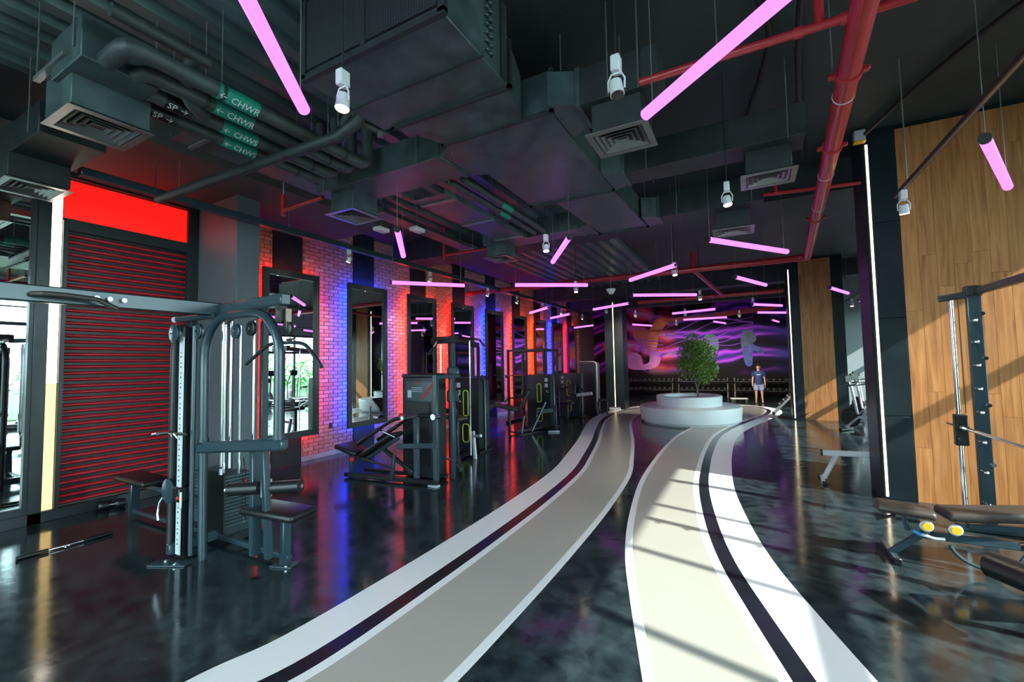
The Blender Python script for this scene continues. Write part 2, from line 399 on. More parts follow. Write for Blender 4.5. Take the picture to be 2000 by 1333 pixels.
def text_mesh(txt, size, m, name, parent, matrix, extrude=0.0006):
    cu = D.curves.new('t', 'FONT'); cu.body = txt; cu.size = size; cu.extrude = extrude; cu.align_x = 'CENTER'; cu.align_y = 'CENTER'; cu.resolution_u = 2
    to = D.objects.new('t', cu); COL.objects.link(to)
    dg = bpy.context.evaluated_depsgraph_get(); me = D.meshes.new_from_object(to.evaluated_get(dg))
    D.objects.remove(to); D.curves.remove(cu)
    me.transform(Matrix.Translation(-wloc(parent)) @ matrix)
    me.materials.clear(); me.materials.append(MATS[m])
    o = D.objects.new(name, me); COL.objects.link(o); o.parent = parent
    return o

CEIL = 4.8
WL, WR, YB, YF = -7.6, 5.0, 24.0, -3.4

# ================================================================== THE SETTING
floor = struct(MB().b2((WL-0.2, YF-0.2, -0.12), (WR+0.2, YB+0.2, 0)).build('floor', 'floor_rubber', smooth=False), 'glossy dark rubber gym floor')
# ---- running path looping round the planter (outer edge, then bands inwards)
outer = [(-2.98, -1.2), (-2.95, 0.4), (-2.93, 1.39), (-2.82, 1.90), (-2.79, 2.7), (-2.79, 3.95), (-2.83, 5.3), (-2.95, 6.83), (-3.18, 8.05), (-3.55, 9.75), (-4.02, 11.6),
         (-4.40, 13.3), (-4.54, 14.9), (-4.40, 16.6), (-3.85, 18.2), (-2.9, 19.4), (-1.6, 20.0), (-0.4, 19.9), (0.45, 19.3), (0.92, 18.4), (0.99, 17.4), (0.80, 16.2),
         (0.40, 14.7), (-0.02, 13.0), (-0.27, 11.4), (-0.32, 9.6), (-0.28, 7.9), (-0.20, 6.7), (-0.02, 5.4), (0.16, 4.5), (0.38, 3.75), (0.62, 3.0), (1.0, 1.8), (1.45, 0.4), (1.9, -1.2)]
oc = [V((x, y, 0)) for x, y in catmull(outer, 8)]
def offset(P, d):
    out = []
    for i, p in enumerate(P):
        t = (P[min(i+1, len(P)-1)] - P[max(i-1, 0)]).normalized(); nrm = V((t.y, -t.x, 0))   # right-hand side = inwards
        out.append(p + nrm*d)
    return out
bands = [(0.0, 0.33, 'path_white', 'wide_line'), (0.33, 0.46, 'path_black', 'dark_line'), (0.46, 0.535, 'path_white', 'thin_line'),
         (0.535, 1.21, 'path_beige', 'running_lane'), (1.21, 1.28, 'path_white', 'thin_line')]
for a, b, m, nme in bands:
    MB().strip(offset(oc, a), offset(oc, b), -0.002, 0.002).build(nme, m, floor, smooth=False)

# ---- ceiling
ceiling = struct(MB().b2((WL-0.2, YF-0.2, CEIL), (WR+0.2, YB+0.2, CEIL+0.15)).build('ceiling', 'ceiling_paint', smooth=False), 'dark painted open ceiling slab')
per, dep = 0.30, 0.075
for k in range(4):                                   # corrugated deck, one sheet at a time, over the left third
    mb = MB(); x0 = -6.2 + k*0.9
    prof = []
    for j in range(3):
        b = x0 + j*per
        prof += [(b, CEIL-0.015), (b+0.10, CEIL-0.015), (b+0.135, CEIL-dep-0.015), (b+0.265, CEIL-dep-0.015)]
    prof.append((x0+0.9, CEIL-0.015))
    poly = [(x, YF, z) for x, z in prof] + [(x, YF, z+0.012) for x, z in reversed(prof)]
    mb.prism(poly, (0, YB-YF, 0)); mb.build('deck_sheet', 'deck_metal', ceiling, smooth=False)
for i, (y0, y1, z0) in enumerate([(8.0, 8.75, 4.32), (16.3, 16.9, 4.30), (20.2, 20.8, 4.3)]):
    struct(MB().b2((WL, y0, z0), (WR, y1, CEIL)).build('beam_%d' % (i+1), 'ceiling_paint', smooth=False), 'boxed ceiling beam painted dark')
struct(MB().b2((WL, 2.0, 4.35), (-5.75, 5.95, CEIL-0.09)).build('ceiling_soffit', 'soffit_grey', smooth=False), 'lowered grey soffit above the red shutter')

# ---- left wall with brick facing
wall_left = struct(MB().b2((WL-0.2, YF-0.2, 0), (WL, YB+0.2, CEIL)).build('wall_left', 'mortar', smooth=False), 'brick faced side wall')
MIR_Y = [4.62 + 1.853*i for i in range(9)]
MIR_W = 1.15
bm_b = MB().box((0, 0, 0), (0.020, 0.216, 0.066), bev=0.003); proto_brick = bm_b.build('brick', 'brick_clay', wall_left)
bricks = []
zz, row = 0.13, 0
while zz < CEIL-0.05:
    y = 4.05 + (0.115 if row % 2 else 0)
    while y < 21.4:
        cy = y+0.108; hid = False
        for my in MIR_Y:
            if my+0.25 < cy-0.10 and cy+0.10 < my+MIR_W-0.25: hid = True
            if my+0.09 < cy-0.11 and cy+0.11 < my+MIR_W-0.09 and 0.62 < zz < 3.4: hid = True
        if not hid: bricks.append((cy, zz))
        y += 0.2315
    zz += 0.0775; row += 1
def score(b):
    y, z = b
    return abs(y-6.15) if 5.8 < y < 6.9 else (0.8+abs(y-7.9)*0.4 if 7.6 < y < 8.6 else 3+abs(y-6.5))
bricks.sort(key=score)
for i, (y, z) in enumerate(bricks[:300]):
    o = proto_brick if i == 0 else proto_brick.copy()
    if i: COL.objects.link(o); o.parent = wall_left
    o.location = (WL+0.010+random.uniform(-0.002, 0.003), y, z)
verts, faces = [], []
def q8(c, d):
    b = len(verts)
    for sx in (-1, 1):
        for sy in (-1, 1):
            for sz in (-1, 1): verts.append((c[0]+sx*d[0]/2, c[1]+sy*d[1]/2, c[2]+sz*d[2]/2))
    for f in ((0, 1, 3, 2), (4, 6, 7, 5), (0, 4, 5, 1), (2, 3, 7, 6), (0, 2, 6, 4), (1, 5, 7, 3)): faces.append(tuple(b+k for k in f))
for y, z in bricks[300:]:
    q8((WL+0.010+random.uniform(-0.002, 0.003), y, z), (0.020, 0.216, 0.066))
me = D.meshes.new('brick_field'); me.from_pydata(verts, [], faces); me.materials.append(MATS['brick_clay'])
o = D.objects.new('brick_field', me); COL.objects.link(o); o.parent = wall_left; o['kind'] = 'stuff'
struct(MB().b2((WL, 3.98, 0), (WL+0.035, 21.6, 0.09), bev=0.004).build('baseboard_left', 'skirting'), 'pale grey skirting under the brick wall')
# dark flat pilasters behind the mirrors
for i, my in enumerate(MIR_Y):
    c = my+MIR_W/2
    struct(MB().b2((WL, c-0.30, 0), (WL+0.05, c+0.30, CEIL), bev=0.004).build('trim_%d' % (i+1), 'panel_black'), 'black pilaster strip behind a wall mirror')
# ---- grey concrete column by the shutter
struct(MB().b2((WL, 3.64, 0), (-6.47, 3.98, CEIL), bev=0.006).build('column_1', 'column_grey'), 'grey concrete column beside the red shutter')
struct(MB().b2((WL, 3.55, 0), (WL+0.10, 3.64, 4.35), bev=0.004).build('trim_10', 'frame_black'), 'black post at the end of the shutter')
struct(MB().b2((WL, 1.88, 0), (WL+0.09, 2.00, 4.35), bev=0.004).build('trim_11', 'frame_black'), 'black post between mirror and light strip')
struct(MB().b2((WL, 2.0, 4.27), (WL+0.12, 3.64, 4.35), bev=0.004).build('trim_12', 'frame_black'), 'black head rail above the red panel')
struct(MB().b2((WL, 0.1, 0), (WL+0.09, 3.64, 0.13), bev=0.004).build('baseboard_left_front', 'frame_black'), 'black plinth under shutter and mirror')
# ---- back wall with painted mural
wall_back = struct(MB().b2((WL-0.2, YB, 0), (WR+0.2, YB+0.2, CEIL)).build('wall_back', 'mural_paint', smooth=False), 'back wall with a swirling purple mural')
wf = MB().b2((WL-0.2, YF-0.2, 0), (-7.0, YF, CEIL)).b2((0.2, YF-0.2, 0), (WR+0.2, YF, CEIL)).b2((-7.0, YF-0.2, 4.45), (0.2, YF, CEIL))  # unseen wall; its opening is sized for the added sky fill
struct(wf.build('wall_front', 'concrete_dark', smooth=False), 'wall behind the camera with an opening added for sky fill')
root = D.objects.new('window_3', None); COL.objects.link(root); root.location = (-3.4, YF-0.1, 0); root['kind'] = 'structure'; root['label'] = 'wide glazing added unseen behind the camera for sky fill'  # added glazing, out of view, lets sky fill onto camera-facing sides
MB().b2((-7.0, YF-0.14, 0), (0.2, YF-0.06, 0.1)).b2((-7.0, YF-0.14, 4.36), (0.2, YF-0.06, 4.45)).b2((-7.0, YF-0.14, 2.5), (0.2, YF-0.06, 2.6)).build('window_frame', 'frame_black', root, smooth=False)
for k in range(6):
    xm = -7.0 + k*7.2/5
    MB().b2((xm-0.035, YF-0.14, 0), (xm+0.035, YF-0.06, 4.45)).build('mullion', 'frame_black', root, smooth=False)
    if k < 5:
        for za, zb in ((0.1, 2.5), (2.6, 4.36)): MB().b2((xm+0.03, YF-0.103, za), (xm+7.2/5-0.03, YF-0.097, zb)).build('pane', 'window_glass', root, smooth=False)
struct(MB().b2((2.6, 19.0, 0), (WR, 19.15, CEIL)).build('wall_grey', 'grey_wall', smooth=False), 'plain pale grey partition behind the bikes')
# ---- window wall on the right
HEAD1, HEAD2 = 4.55, 3.42
wall_right = MB()
wall_right.b2((WR, YF, 0), (WR+0.25, -2.4, CEIL)); wall_right.b2((WR, 6.95, 0), (WR+0.25, 8.1, CEIL)); wall_right.b2((WR, 18.95, 0), (WR+0.25, YB, CEIL))
wall_right.b2((WR, -2.4, HEAD1), (WR+0.25, 6.95, CEIL)); wall_right.b2((WR, 8.1, HEAD2), (WR+0.25, 18.95, CEIL))
struct(wall_right.build('wall_right', 'grey_wall', smooth=False), 'outer wall with tall glazed bays')
def window(n, y0, y1, head, mul, transoms):
    root = D.objects.new('window_%d' % n, None); COL.objects.link(root); root.location = (WR+0.12, y0, 0); root['kind'] = 'structure'; root['label'] = 'tall black framed glazed bay'
    f = MB(); x0, x1 = WR+0.06, WR+0.18
    f.b2((x0, y0, 0), (x1, y1, 0.10)).b2((x0, y0, head-0.09), (x1, y1, head)).b2((x0, y0, 0), (x1, y0+0.08, head)).b2((x0, y1-0.08, 0), (x1, y1, head))
    f.build('window_frame', 'frame_black', root, smooth=False)
    ys = [y0] + mul + [y1]
    for y in mul: MB().b2((x0, y-0.035, 0.10), (x1, y+0.035, head-0.09)).build('mullion', 'frame_black', root, smooth=False)
    for z in transoms: MB().b2((x0, y0+0.08, z-0.055), (x1, y1-0.08, z+0.055)).build('transom', 'frame_black', root, smooth=False)
    zs = [0.10] + transoms + [head-0.09]
    for a, b in zip(ys, ys[1:]):
        for c, d in zip(zs, zs[1:]):
            MB().b2((WR+0.115, a+0.02, c+0.02), (WR+0.121, b-0.02, d-0.02)).build('pane', 'window_glass', root, smooth=False)
window(1, -2.4, 6.95, HEAD1, [-1.1, 0.25, 1.62, 2.82, 4.22, 5.45], [3.35])
window(2, 8.1, 18.95, HEAD2, [9.6, 11.1, 12.6, 14.1, 15.6, 17.1], [2.55])

# ---- big pillar walls on the right: black edge, oak planks, vertical light line
def pillar(n, x0, x1, y, depth, xw0, xw1, pw, label):
    body = struct(MB().b2((x0, y+0.02, 0), (x1, y+depth, CEIL)).build('pillar_wall_%d' % n, 'panel_black', smooth=False), label)
    # black panels left and right of the wood
    for a, b in ((x0, xw0), (xw1, x1)):
        if b-a < 0.05: continue
        z = 0.0
        for h in (1.05, 1.25, 1.25, 1.25):
            MB().b2((a, y-0.003, z+0.004), (b-0.004, y+0.02, min(CEIL, z+h)-0.004), bev=0.003).build('black_panel', 'panel_black', body); z += h
    cols = int(round((xw1-xw0)/pw)); pw = (xw1-xw0)/cols
    for k in range(cols):
        z = -random.uniform(0.1, 1.1)
        while z < CEIL-0.06:
            a, b = max(0.0, z), min(CEIL-0.06, z+1.7)
            if b-a > 0.03:
                MB().box((xw0+(k+0.5)*pw, y+0.009, (a+b)/2), (pw-0.0025, 0.022+random.uniform(0, 0.001), b-a-0.0025)).build('plank', 'oak_plank', body, smooth=False)
            z += 1.7
    return body
p1 = pillar(1, 1.45, 4.35, 7.20, 0.55, 1.80, 4.35, 0.155, 'wide pillar wall of oak planks beside black panels')
p2 = pillar(2, 1.15, 2.52, 15.45, 0.60, 1.46, 2.24, 0.13, 'narrow pillar of oak planks between black panels')
pm = struct(MB().b2((-4.80, 16.52, 0), (-4.10, 17.2, CEIL), bev=0.005).build('column_2', 'panel_black'), 'square dark column in mid room')
def light_line(x, y, z0, z1, label):
    t = thing('light_line', label, 'light', (x, y, z0))
    MB().b2((x-0.03, y-0.018, z0), (x+0.03, y, z1)).build('channel', 'frame_black', t, smooth=False)
    MB().b2((x-0.013, y-0.024, z0+0.02), (x+0.013, y-0.018, z1-0.02)).build('diffuser_strip', 'light_line', t, smooth=False)
light_line(1.50, 7.195, 0.02, 4.62, 'slim warm light line on the edge of the wide oak pillar')
light_line(1.20, 15.445, 0.02, 4.5, 'slim warm light line on the edge of the narrow oak pillar')
light_line(-4.45, 16.52, 0.02, 4.1, 'slim warm light line up the middle of the dark column')
emb = thing('sensor_box', 'small grey box with yellow edge above the oak pillar light line', 'sensor', (1.42, 7.1, 4.66))
MB().box((1.42, 7.10, 4.70), (0.12, 0.10, 0.14), bev=0.006).build('body', 'white_metal', emb)
MB().box((1.42, 7.10, 4.625), (0.124, 0.104, 0.016)).build('yellow_rim', 'yellow_plastic', emb)

# ---- outside
struct(MB().b2((-60, -40, -0.35), (60, 60, -0.15)).build('ground_outside', 'pavement', smooth=False))
struct(MB().b2((11, -40, -0.15), (60, 60, -0.10)).build('lawn_outside', 'grass', smooth=False))
def leaf_cloud(n, c, r, size, seed, squash=(1, 1, 1), core=0.0):
    rnd = random.Random(seed); vs_, fs = [], []
    for _ in range(n):
        while True:
            p = V((rnd.uniform(-1, 1), rnd.uniform(-1, 1), rnd.uniform(-1, 1)))
            if core < p.length < 1: break
        p = V((p.x*r*squash[0], p.y*r*squash[1], p.z*r*squash[2])) + V(c)
        u = V((rnd.gauss(0, 1), rnd.gauss(0, 1), rnd.gauss(0, 1))).normalized(); a = u.orthogonal().normalized(); b = u.cross(a)
        L = size*rnd.uniform(0.6, 1.3); W = L*0.4; i = len(vs_)
        vs_ += [p-a*L, p-b*W+u*L*0.12, p+a*L, p+b*W+u*L*0.12]; fs.append((i, i+1, i+2, i+3))
    return vs_, fs
for k, (y, h) in enumerate([(-14, 2.2), (-5.5, 1.3), (2, 2.3), (9.5, 1.5), (17, 2.3), (24.5, 1.5), (32.5, 2.4), (40, 1.6)]):
    t = thing('garden_shrub', 'tall leafy green bush on the lawn outside the windows' if h > 2 else 'low leafy green bush on the lawn outside the windows', 'shrub', (15+(k % 3)*2.0, y, -0.1), 'shrubs outside the windows')
    vs_, fs = leaf_cloud(700, (0, 0, h*0.9), h, 0.20, 50+k, (1.5, 1.8, 0.9))
    me = D.meshes.new('foliage'); me.from_pydata(vs_, [], fs); me.materials.append(MATS['shrub_green'])
    f = D.objects.new('foliage', me); COL.objects.link(f); f.parent = t
    MB().tube((t.location.x, t.location.y, -0.12), (t.location.x, t.location.y, h*0.9), 0.08).build('stem', 'bark', t)

# ================================================================== WALL THINGS
# ---- tall framed mirrors with coloured light behind the frame
MCOL = ['led_red', 'led_blue', 'led_orange', 'led_red', 'led_blue', 'led_orange', 'led_orange', 'led_blue', 'led_red']
MLAB = ['tall black framed mirror with red backlight beside the grey column', 'tall black framed mirror with blue backlight above the incline press bench',
        'tall black framed mirror with orange backlight behind the grey press machine', 'tall black framed mirror with red backlight behind the pulldown tower',
        'tall black framed mirror with blue backlight behind the tan-seated leg machine', 'tall black framed mirror with orange backlight just before the power rack',
        'tall black framed mirror with orange backlight behind the power rack', 'tall black framed mirror with blue backlight past the power rack',
        'tall black framed mirror with red backlight at the end of the brick wall']
for my, mc, lab in zip(MIR_Y, MCOL, MLAB):
    y0, y1, z0, z1 = my, my+MIR_W, 0.50, 3.60
    t = thing('wall_mirror', lab, 'mirror', (WL, my+MIR_W/2, z0), 'tall mirrors on the brick wall')
    fx0, fx1, fwid = WL+0.150, WL+0.195, 0.115
    f = MB()
    f.b2((fx0, y0, z0), (fx1, y1, z0+fwid), bev=0.004).b2((fx0, y0, z1-fwid), (fx1, y1, z1), bev=0.004)
    f.b2((fx0, y0, z0+fwid), (fx1, y0+fwid, z1-fwid), bev=0.004).b2((fx0, y1-fwid, z0+fwid), (fx1, y1, z1-fwid), bev=0.004)
    f.build('frame', 'frame_black', t)
    MB().b2((fx0+0.005, y0+fwid-0.01, z0+fwid-0.01), (fx0+0.018, y1-fwid+0.01, z1-fwid+0.01)).build('mirror_glass', 'mirror_glass', t, smooth=False)
    b = MB().b2((WL+0.05, y0+0.22, z0+0.22), (fx0, y1-0.22, z1-0.22)); b.build('backing_board', 'machine_black', t, smooth=False)
    for side in range(4):                                  # light strips set in from the frame's edge
        s = MB(); i = 0.12
        if side == 0: s.b2((WL+0.112, y0+i, z0+i), (WL+0.146, y0+i+0.022, z1-i))
        if side == 1: s.b2((WL+0.112, y1-i-0.022, z0+i), (WL+0.146, y1-i, z1-i))
        if side == 2: s.b2((WL+0.112, y0+i, z0+i), (WL+0.146, y1-i, z0+i+0.022))
        if side == 3: s.b2((WL+0.112, y0+i, z1-i-0.022), (WL+0.146, y1-i, z1-i))
        o = s.build('led_strip', mc, t, smooth=False)
# ---- big mirror left of the light strip
t = thing('wall_mirror', 'large floor to ceiling mirror in a wide black frame left of the light strip', 'mirror', (WL, 1.0, 0.13))
f = MB().b2((WL, 0.1, 0.13), (WL+0.07, 1.88, 0.22)).b2((WL, 0.1, 4.0), (WL+0.07, 1.88, 4.12)).b2((WL, 0.1, 0.22), (WL+0.07, 0.2, 4.0)).b2((WL, 1.84, 0.22), (WL+0.07, 1.88, 4.0))
f.build('frame', 'frame_black', t, smooth=False)
MB().b2((WL+0.01, 0.18, 0.2), (WL+0.03, 1.86, 4.02)).build('mirror_glass', 'mirror_glass', t, smooth=False)
# ---- vertical light strip
t = thing('light_strip', 'tall white light strip with a yellow lower third beside the red shutter', 'light', (WL, 2.05, 0.13))
MB().b2((WL, 2.0, 0.13), (WL+0.05, 2.105, 4.27)).build('channel', 'frame_black', t, smooth=False)
for a, b, m in ((0.135, 1.655, 'light_yellow'), (1.662, 3.12, 'light_white'), (3.127, 4.16, 'light_white')):
    MB().b2((WL+0.05, 2.006, a), (WL+0.062, 2.098, b)).build('lit_panel', m, t, smooth=False)
# ---- roller shutter and backlit red panel
t = thing('roller_shutter', 'closed roller shutter of curved glossy dark red slats', 'shutter', (WL, 2.83, 0.13))
f = MB().b2((WL, 2.105, 0.13), (WL+0.09, 2.15, 3.72)).b2((WL, 3.49, 0.13), (WL+0.09, 3.55, 4.27)).b2((WL, 2.15, 3.60), (WL+0.10, 3.49, 3.745))
f.build('guide_frame', 'frame_black', t, smooth=False)
pitch = 0.0802; ns = 43
prof = []
for k in range(9):
    a = k/8; prof.append((0.028*math.sin(PI*a)**0.8+0.002, 0.004+a*0.046))
poly = [(WL+0.012+px, 2.15, pz) for px, pz in prof] + [(WL+0.006, 2.15, 0.050), (WL+0.006, 2.15, 0.004)]
slat0 = MB().prism(poly, (0, 1.34, 0)).build('slat', 'shutter_red', t)
for k in range(ns):
    o = slat0 if k == 0 else slat0.copy()
    if k: COL.objects.link(o); o.parent = t
    o.location.z = 0.15 + k*pitch
MB().b2((WL+0.002, 2.15, 0.15), (WL+0.010, 3.49, 3.6)).build('link_backing', 'machine_black', t, smooth=False)
t = thing('red_light_box', 'glowing plain red panel above the shutter', 'light box', (WL, 2.8, 3.75))
MB().b2((WL, 2.105, 3.745), (WL+0.05, 3.49, 4.27)).build('casing', 'frame_black', t, smooth=False)
MB().b2((WL+0.05, 2.11, 3.76), (WL+0.056, 3.485, 4.255)).build('lit_face', 'light_box_red', t, smooth=False)
# ---- small wall box between mirrors
t = thing('wall_socket', 'small black socket box low on the brick wall between the first two mirrors', 'socket', (WL+0.02, 6.18, 0.55))
MB().box((WL+0.028, 6.18, 0.60), (0.02, 0.075, 0.11), bev=0.004).build('plate', 'machine_black', t)
MB().box((WL+0.040, 6.18, 0.60), (0.008, 0.045, 0.05), bev=0.002).build('cover', 'frame_black', t)

# ================================================================== CEILING SERVICES
def rods(root, pts, z0, r=0.006):
    for x, y in pts: MB().tube((x, y, z0), (x, y, CEIL), r, 6).build('hanger_rod', 'diffuser_metal', root)
# ---- fan coil unit
t = thing('fan_coil_unit', 'big dark ceiling fan coil unit with finned side and copper bends', 'air unit', (-2.25, 2.5, 4.0))
MB().b2((-2.90, 2.12, 4.0), (-1.58, 2.95, 4.66), bev=0.006).build('casing', 'duct_metal', t)
MB().b2((-2.86, 2.10, 4.06), (-2.28, 2.125, 4.60)).build('coil_panel', 'coil_fins', t, smooth=False)
MB().b2((-2.24, 2.10, 4.06), (-1.62, 2.125, 4.60)).build('coil_panel', 'coil_fins', t, smooth=False)
f = MB().b2((-2.92, 2.095, 3.985), (-1.56, 2.135, 4.03)).b2((-2.92, 2.095, 4.62), (-1.56, 2.135, 4.67)).b2((-2.92, 2.095, 4.0), (-2.87, 2.135, 4.65)).b2((-1.61, 2.095, 4.0), (-1.56, 2.135, 4.65)).b2((-2.28, 2.09, 4.03), (-2.24, 2.13, 4.64))
f.build('edge_frame', 'duct_dark', t, smooth=False)
MB().b2((-2.93, 2.55, 3.99), (-1.56, 2.565, 4.0)).build('seam', 'duct_dark', t, smooth=False)
for k in range(8):
    for j in range(2):
        z = 4.08 + k*0.065; y = 2.62 + j*0.055
        MB().path(arc((-1.58, y, z), 0.022, 0, PI, 6, (0, 1, 0), (1, 0, 0)), 0.008, 6).build('copper_bend', 'machine_steel', t)
MB().b2((-1.585, 2.83, 4.01), (-1.565, 2.90, 4.64)).build('corner_strip', 'duct_dark', t, smooth=False)
rods(t, [(-2.86, 2.2), (-1.62, 2.2), (-2.86, 2.88), (-1.62, 2.88)], 4.6)
# ---- main duct
t = thing('main_duct', 'wide flat sheet metal duct running back from the fan coil unit', 'duct', (-2.0, 4.5, 4.0))
MB().prism([(-2.78, 2.95, 4.0), (-1.58, 2.95, 4.0), (-1.70, 3.42, 3.99), (-2.56, 3.42, 3.99)], (0, 0, 0.42)).build('transition', 'duct_metal', t, smooth=False)
MB().b2((-2.56, 3.42, 4.0), (-1.42, 5.45, 4.36), bev=0.004).build('duct_length', 'duct_metal', t)
MB().prism([(-2.22, 5.45, 4.0), (-1.42, 5.45, 4.0), (-1.34, 7.25, 4.0), (-2.10, 7.25, 4.0)], (0, 0, 0.34)).build('duct_length', 'duct_metal', t, smooth=False)
for x0, x1, y in ((-2.80, -1.55, 2.955), (-2.59, -1.39, 3.43), (-2.58, -1.39, 5.44), (-2.15, -1.31, 7.24)):
    f = MB().b2((x0, y-0.015, 3.975), (x1, y+0.015, 4.01)).b2((x0, y-0.015, 3.975), (x0+0.035, y+0.015, 4.38)).b2((x1-0.035, y-0.015, 3.975), (x1, y+0.015, 4.38))
    f.build('flange', 'duct_dark', t, smooth=False)
rods(t, [(-2.6, 3.6), (-1.38, 3.6), (-2.26, 5.6), (-1.38, 5.6), (-1.30, 6.9)], 3.97)
# ---- branch ducts with drop boxes
def branch(label, xs, xe, y0, y1, box, zt=4.32, zb=4.0):
    t = thing('branch_duct', label, 'duct', ((xs+xe)/2, (y0+y1)/2, zb))
    s = 1 if xe > xs else -1
    MB().prism([(xs, y0-0.12, zb+0.01), (xs+s*0.22, y0, zb+0.01), (xs+s*0.22, y1, zb+0.01), (xs, y1+0.12, zb+0.01)], (0, 0, zt-zb-0.02)).build('tapered_takeoff', 'duct_metal', t, smooth=False)
    MB().b2((xs+s*0.20, y0, zb), (xe, y1, zt), bev=0.005).build('duct_length', 'duct_dark' if s > 0 else 'duct_metal', t)
    bx0, bx1, by0, by1, bz = box
    MB().b2((bx0+0.03, by0+0.03, bz), (bx1-0.03, by1-0.03, zb+0.01), bev=0.006).build('drop_box', 'duct_dark' if s > 0 else 'duct_metal', t)
    MB().b2((xs+s*0.21, y0-0.012, zb-0.012), (xs+s*0.25, y1+0.012, zt+0.012)).build('flange', 'duct_metal', t, smooth=False)
    rods(t, [(xs+s*0.5, y0-0.03), (xs+s*0.5, y1+0.03), (xe-s*0.15, y0-0.03)], zb-0.02)
    return t
DA = (-1.12, -0.64, 3.52, 3.97, 3.76); DB = (-4.62, -4.16, 3.70, 4.17, 3.76); DC = (0.04, 0.52, 5.15, 5.57, 3.76); DD = (-0.36, 0.16, 7.10, 7.55, 3.76)
branch('short dark branch duct right of the main duct with a square outlet', -1.415, -0.52, 3.48, 3.86, DA)
branch('branch duct left of the main duct crossing toward the brick wall', -2.565, -4.70, 3.62, 4.15, DB)
branch('long dark branch duct crossing toward the red fire pipe', -1.415, 0.60, 5.02, 5.40, DC)
branch('far dark branch duct at the end of the main duct', -1.33, 0.30, 6.85, 7.20, DD)
branch('far left branch duct behind the cable tray', -2.15, -4.2, 6.75, 7.15, (-4.15, -3.70, 6.72, 7.17, 3.76))
# ---- square diffusers
def diffuser(x0, x1, y0, y1, z, label):
    t = thing('ceiling_diffuser', label, 'air vent', ((x0+x1)/2, (y0+y1)/2, z-0.03), 'square air diffusers')
    def ring(i, wd, za, zb):
        m = MB(); a, b, c, d = x0+i, x1-i, y0+i, y1-i
        P = [(a, c), (b, c), (b, d), (a, d)]; Q = [(a+wd, c+wd), (b-wd, c+wd), (b-wd, d-wd), (a+wd, d-wd)]
        for k in range(4):
            p, q, r_, s_ = P[k], P[(k+1) % 4], Q[(k+1) % 4], Q[k]
            m.prism([(p[0], p[1], za), (q[0], q[1], za), (r_[0], r_[1], zb), (s_[0], s_[1], zb)], (0, 0, 0.006))
        return m
    ring(-0.02, 0.055, z-0.028, z-0.028).build('frame', 'diffuser_metal', t, smooth=False)
    for k in range(4): ring(0.045+k*0.044, 0.024, z-0.026, z-0.004).build('vane', 'diffuser_metal', t, smooth=False)
    MB().b2((x0+0.01, y0+0.01, z-0.004), (x1-0.01, y1-0.01, z)).build('plenum_plate', 'machine_black', t, smooth=False)
    return t
diffuser(*DA, 'square diffuser under the short branch duct right of the main duct')
diffuser(*DB, 'square diffuser under the branch duct nearest the brick wall')
diffuser(*DC, 'square diffuser under the long branch duct near the red fire pipe')
diffuser(*DD, 'square diffuser under the far branch duct')
diffuser(-4.15, -3.70, 6.72, 7.17, 3.76, 'square diffuser under the far left branch duct')
# supply box over the cable machine and the one over the light strip
t = thing('supply_box', 'boxy grey supply duct over the cable machine with bright square outlet', 'duct', (-4.4, 1.45, 3.75))
MB().b2((-4.74, 1.20, 3.76), (-4.24, 1.68, 4.08), bev=0.006).build('drop_box', 'duct_metal', t)
MB().b2((-4.50, 1.16, 3.98), (-3.95, 1.62, 4.28), bev=0.006).build('duct_length', 'duct_metal', t)
MB().b2((-4.84, 1.24, 3.86), (-4.74, 1.40, 4.10), bev=0.006).build('control_box', 'duct_metal', t)
MB().b2((-4.80, 1.14, 4.065), (-4.20, 1.18, 4.095)).build('support_rail', 'diffuser_metal', t, smooth=False)
rods(t, [(-4.78, 1.16), (-4.05, 1.15), (-4.22, 1.70)], 4.07)
diffuser(-4.74, -4.24, 1.20, 1.68, 3.76, 'bright square diffuser under the boxy supply duct over the cable machine')
t = thing('supply_box', 'dark supply duct hanging by the light strip and large mirror', 'duct', (-6.7, 1.6, 3.75))
MB().b2((-6.88, 1.36, 3.76), (-6.34, 1.82, 4.0), bev=0.006).build('drop_box', 'duct_dark', t)
MB().b2((-7.2, 1.38, 4.0), (-5.6, 1.86, 4.30), bev=0.006).build('duct_length', 'duct_dark', t)
rods(t, [(-7.0, 1.34), (-5.7, 1.34)], 4.0)
diffuser(-6.88, -6.34, 1.36, 1.82, 3.76, 'square diffuser beside the top of the white light strip')
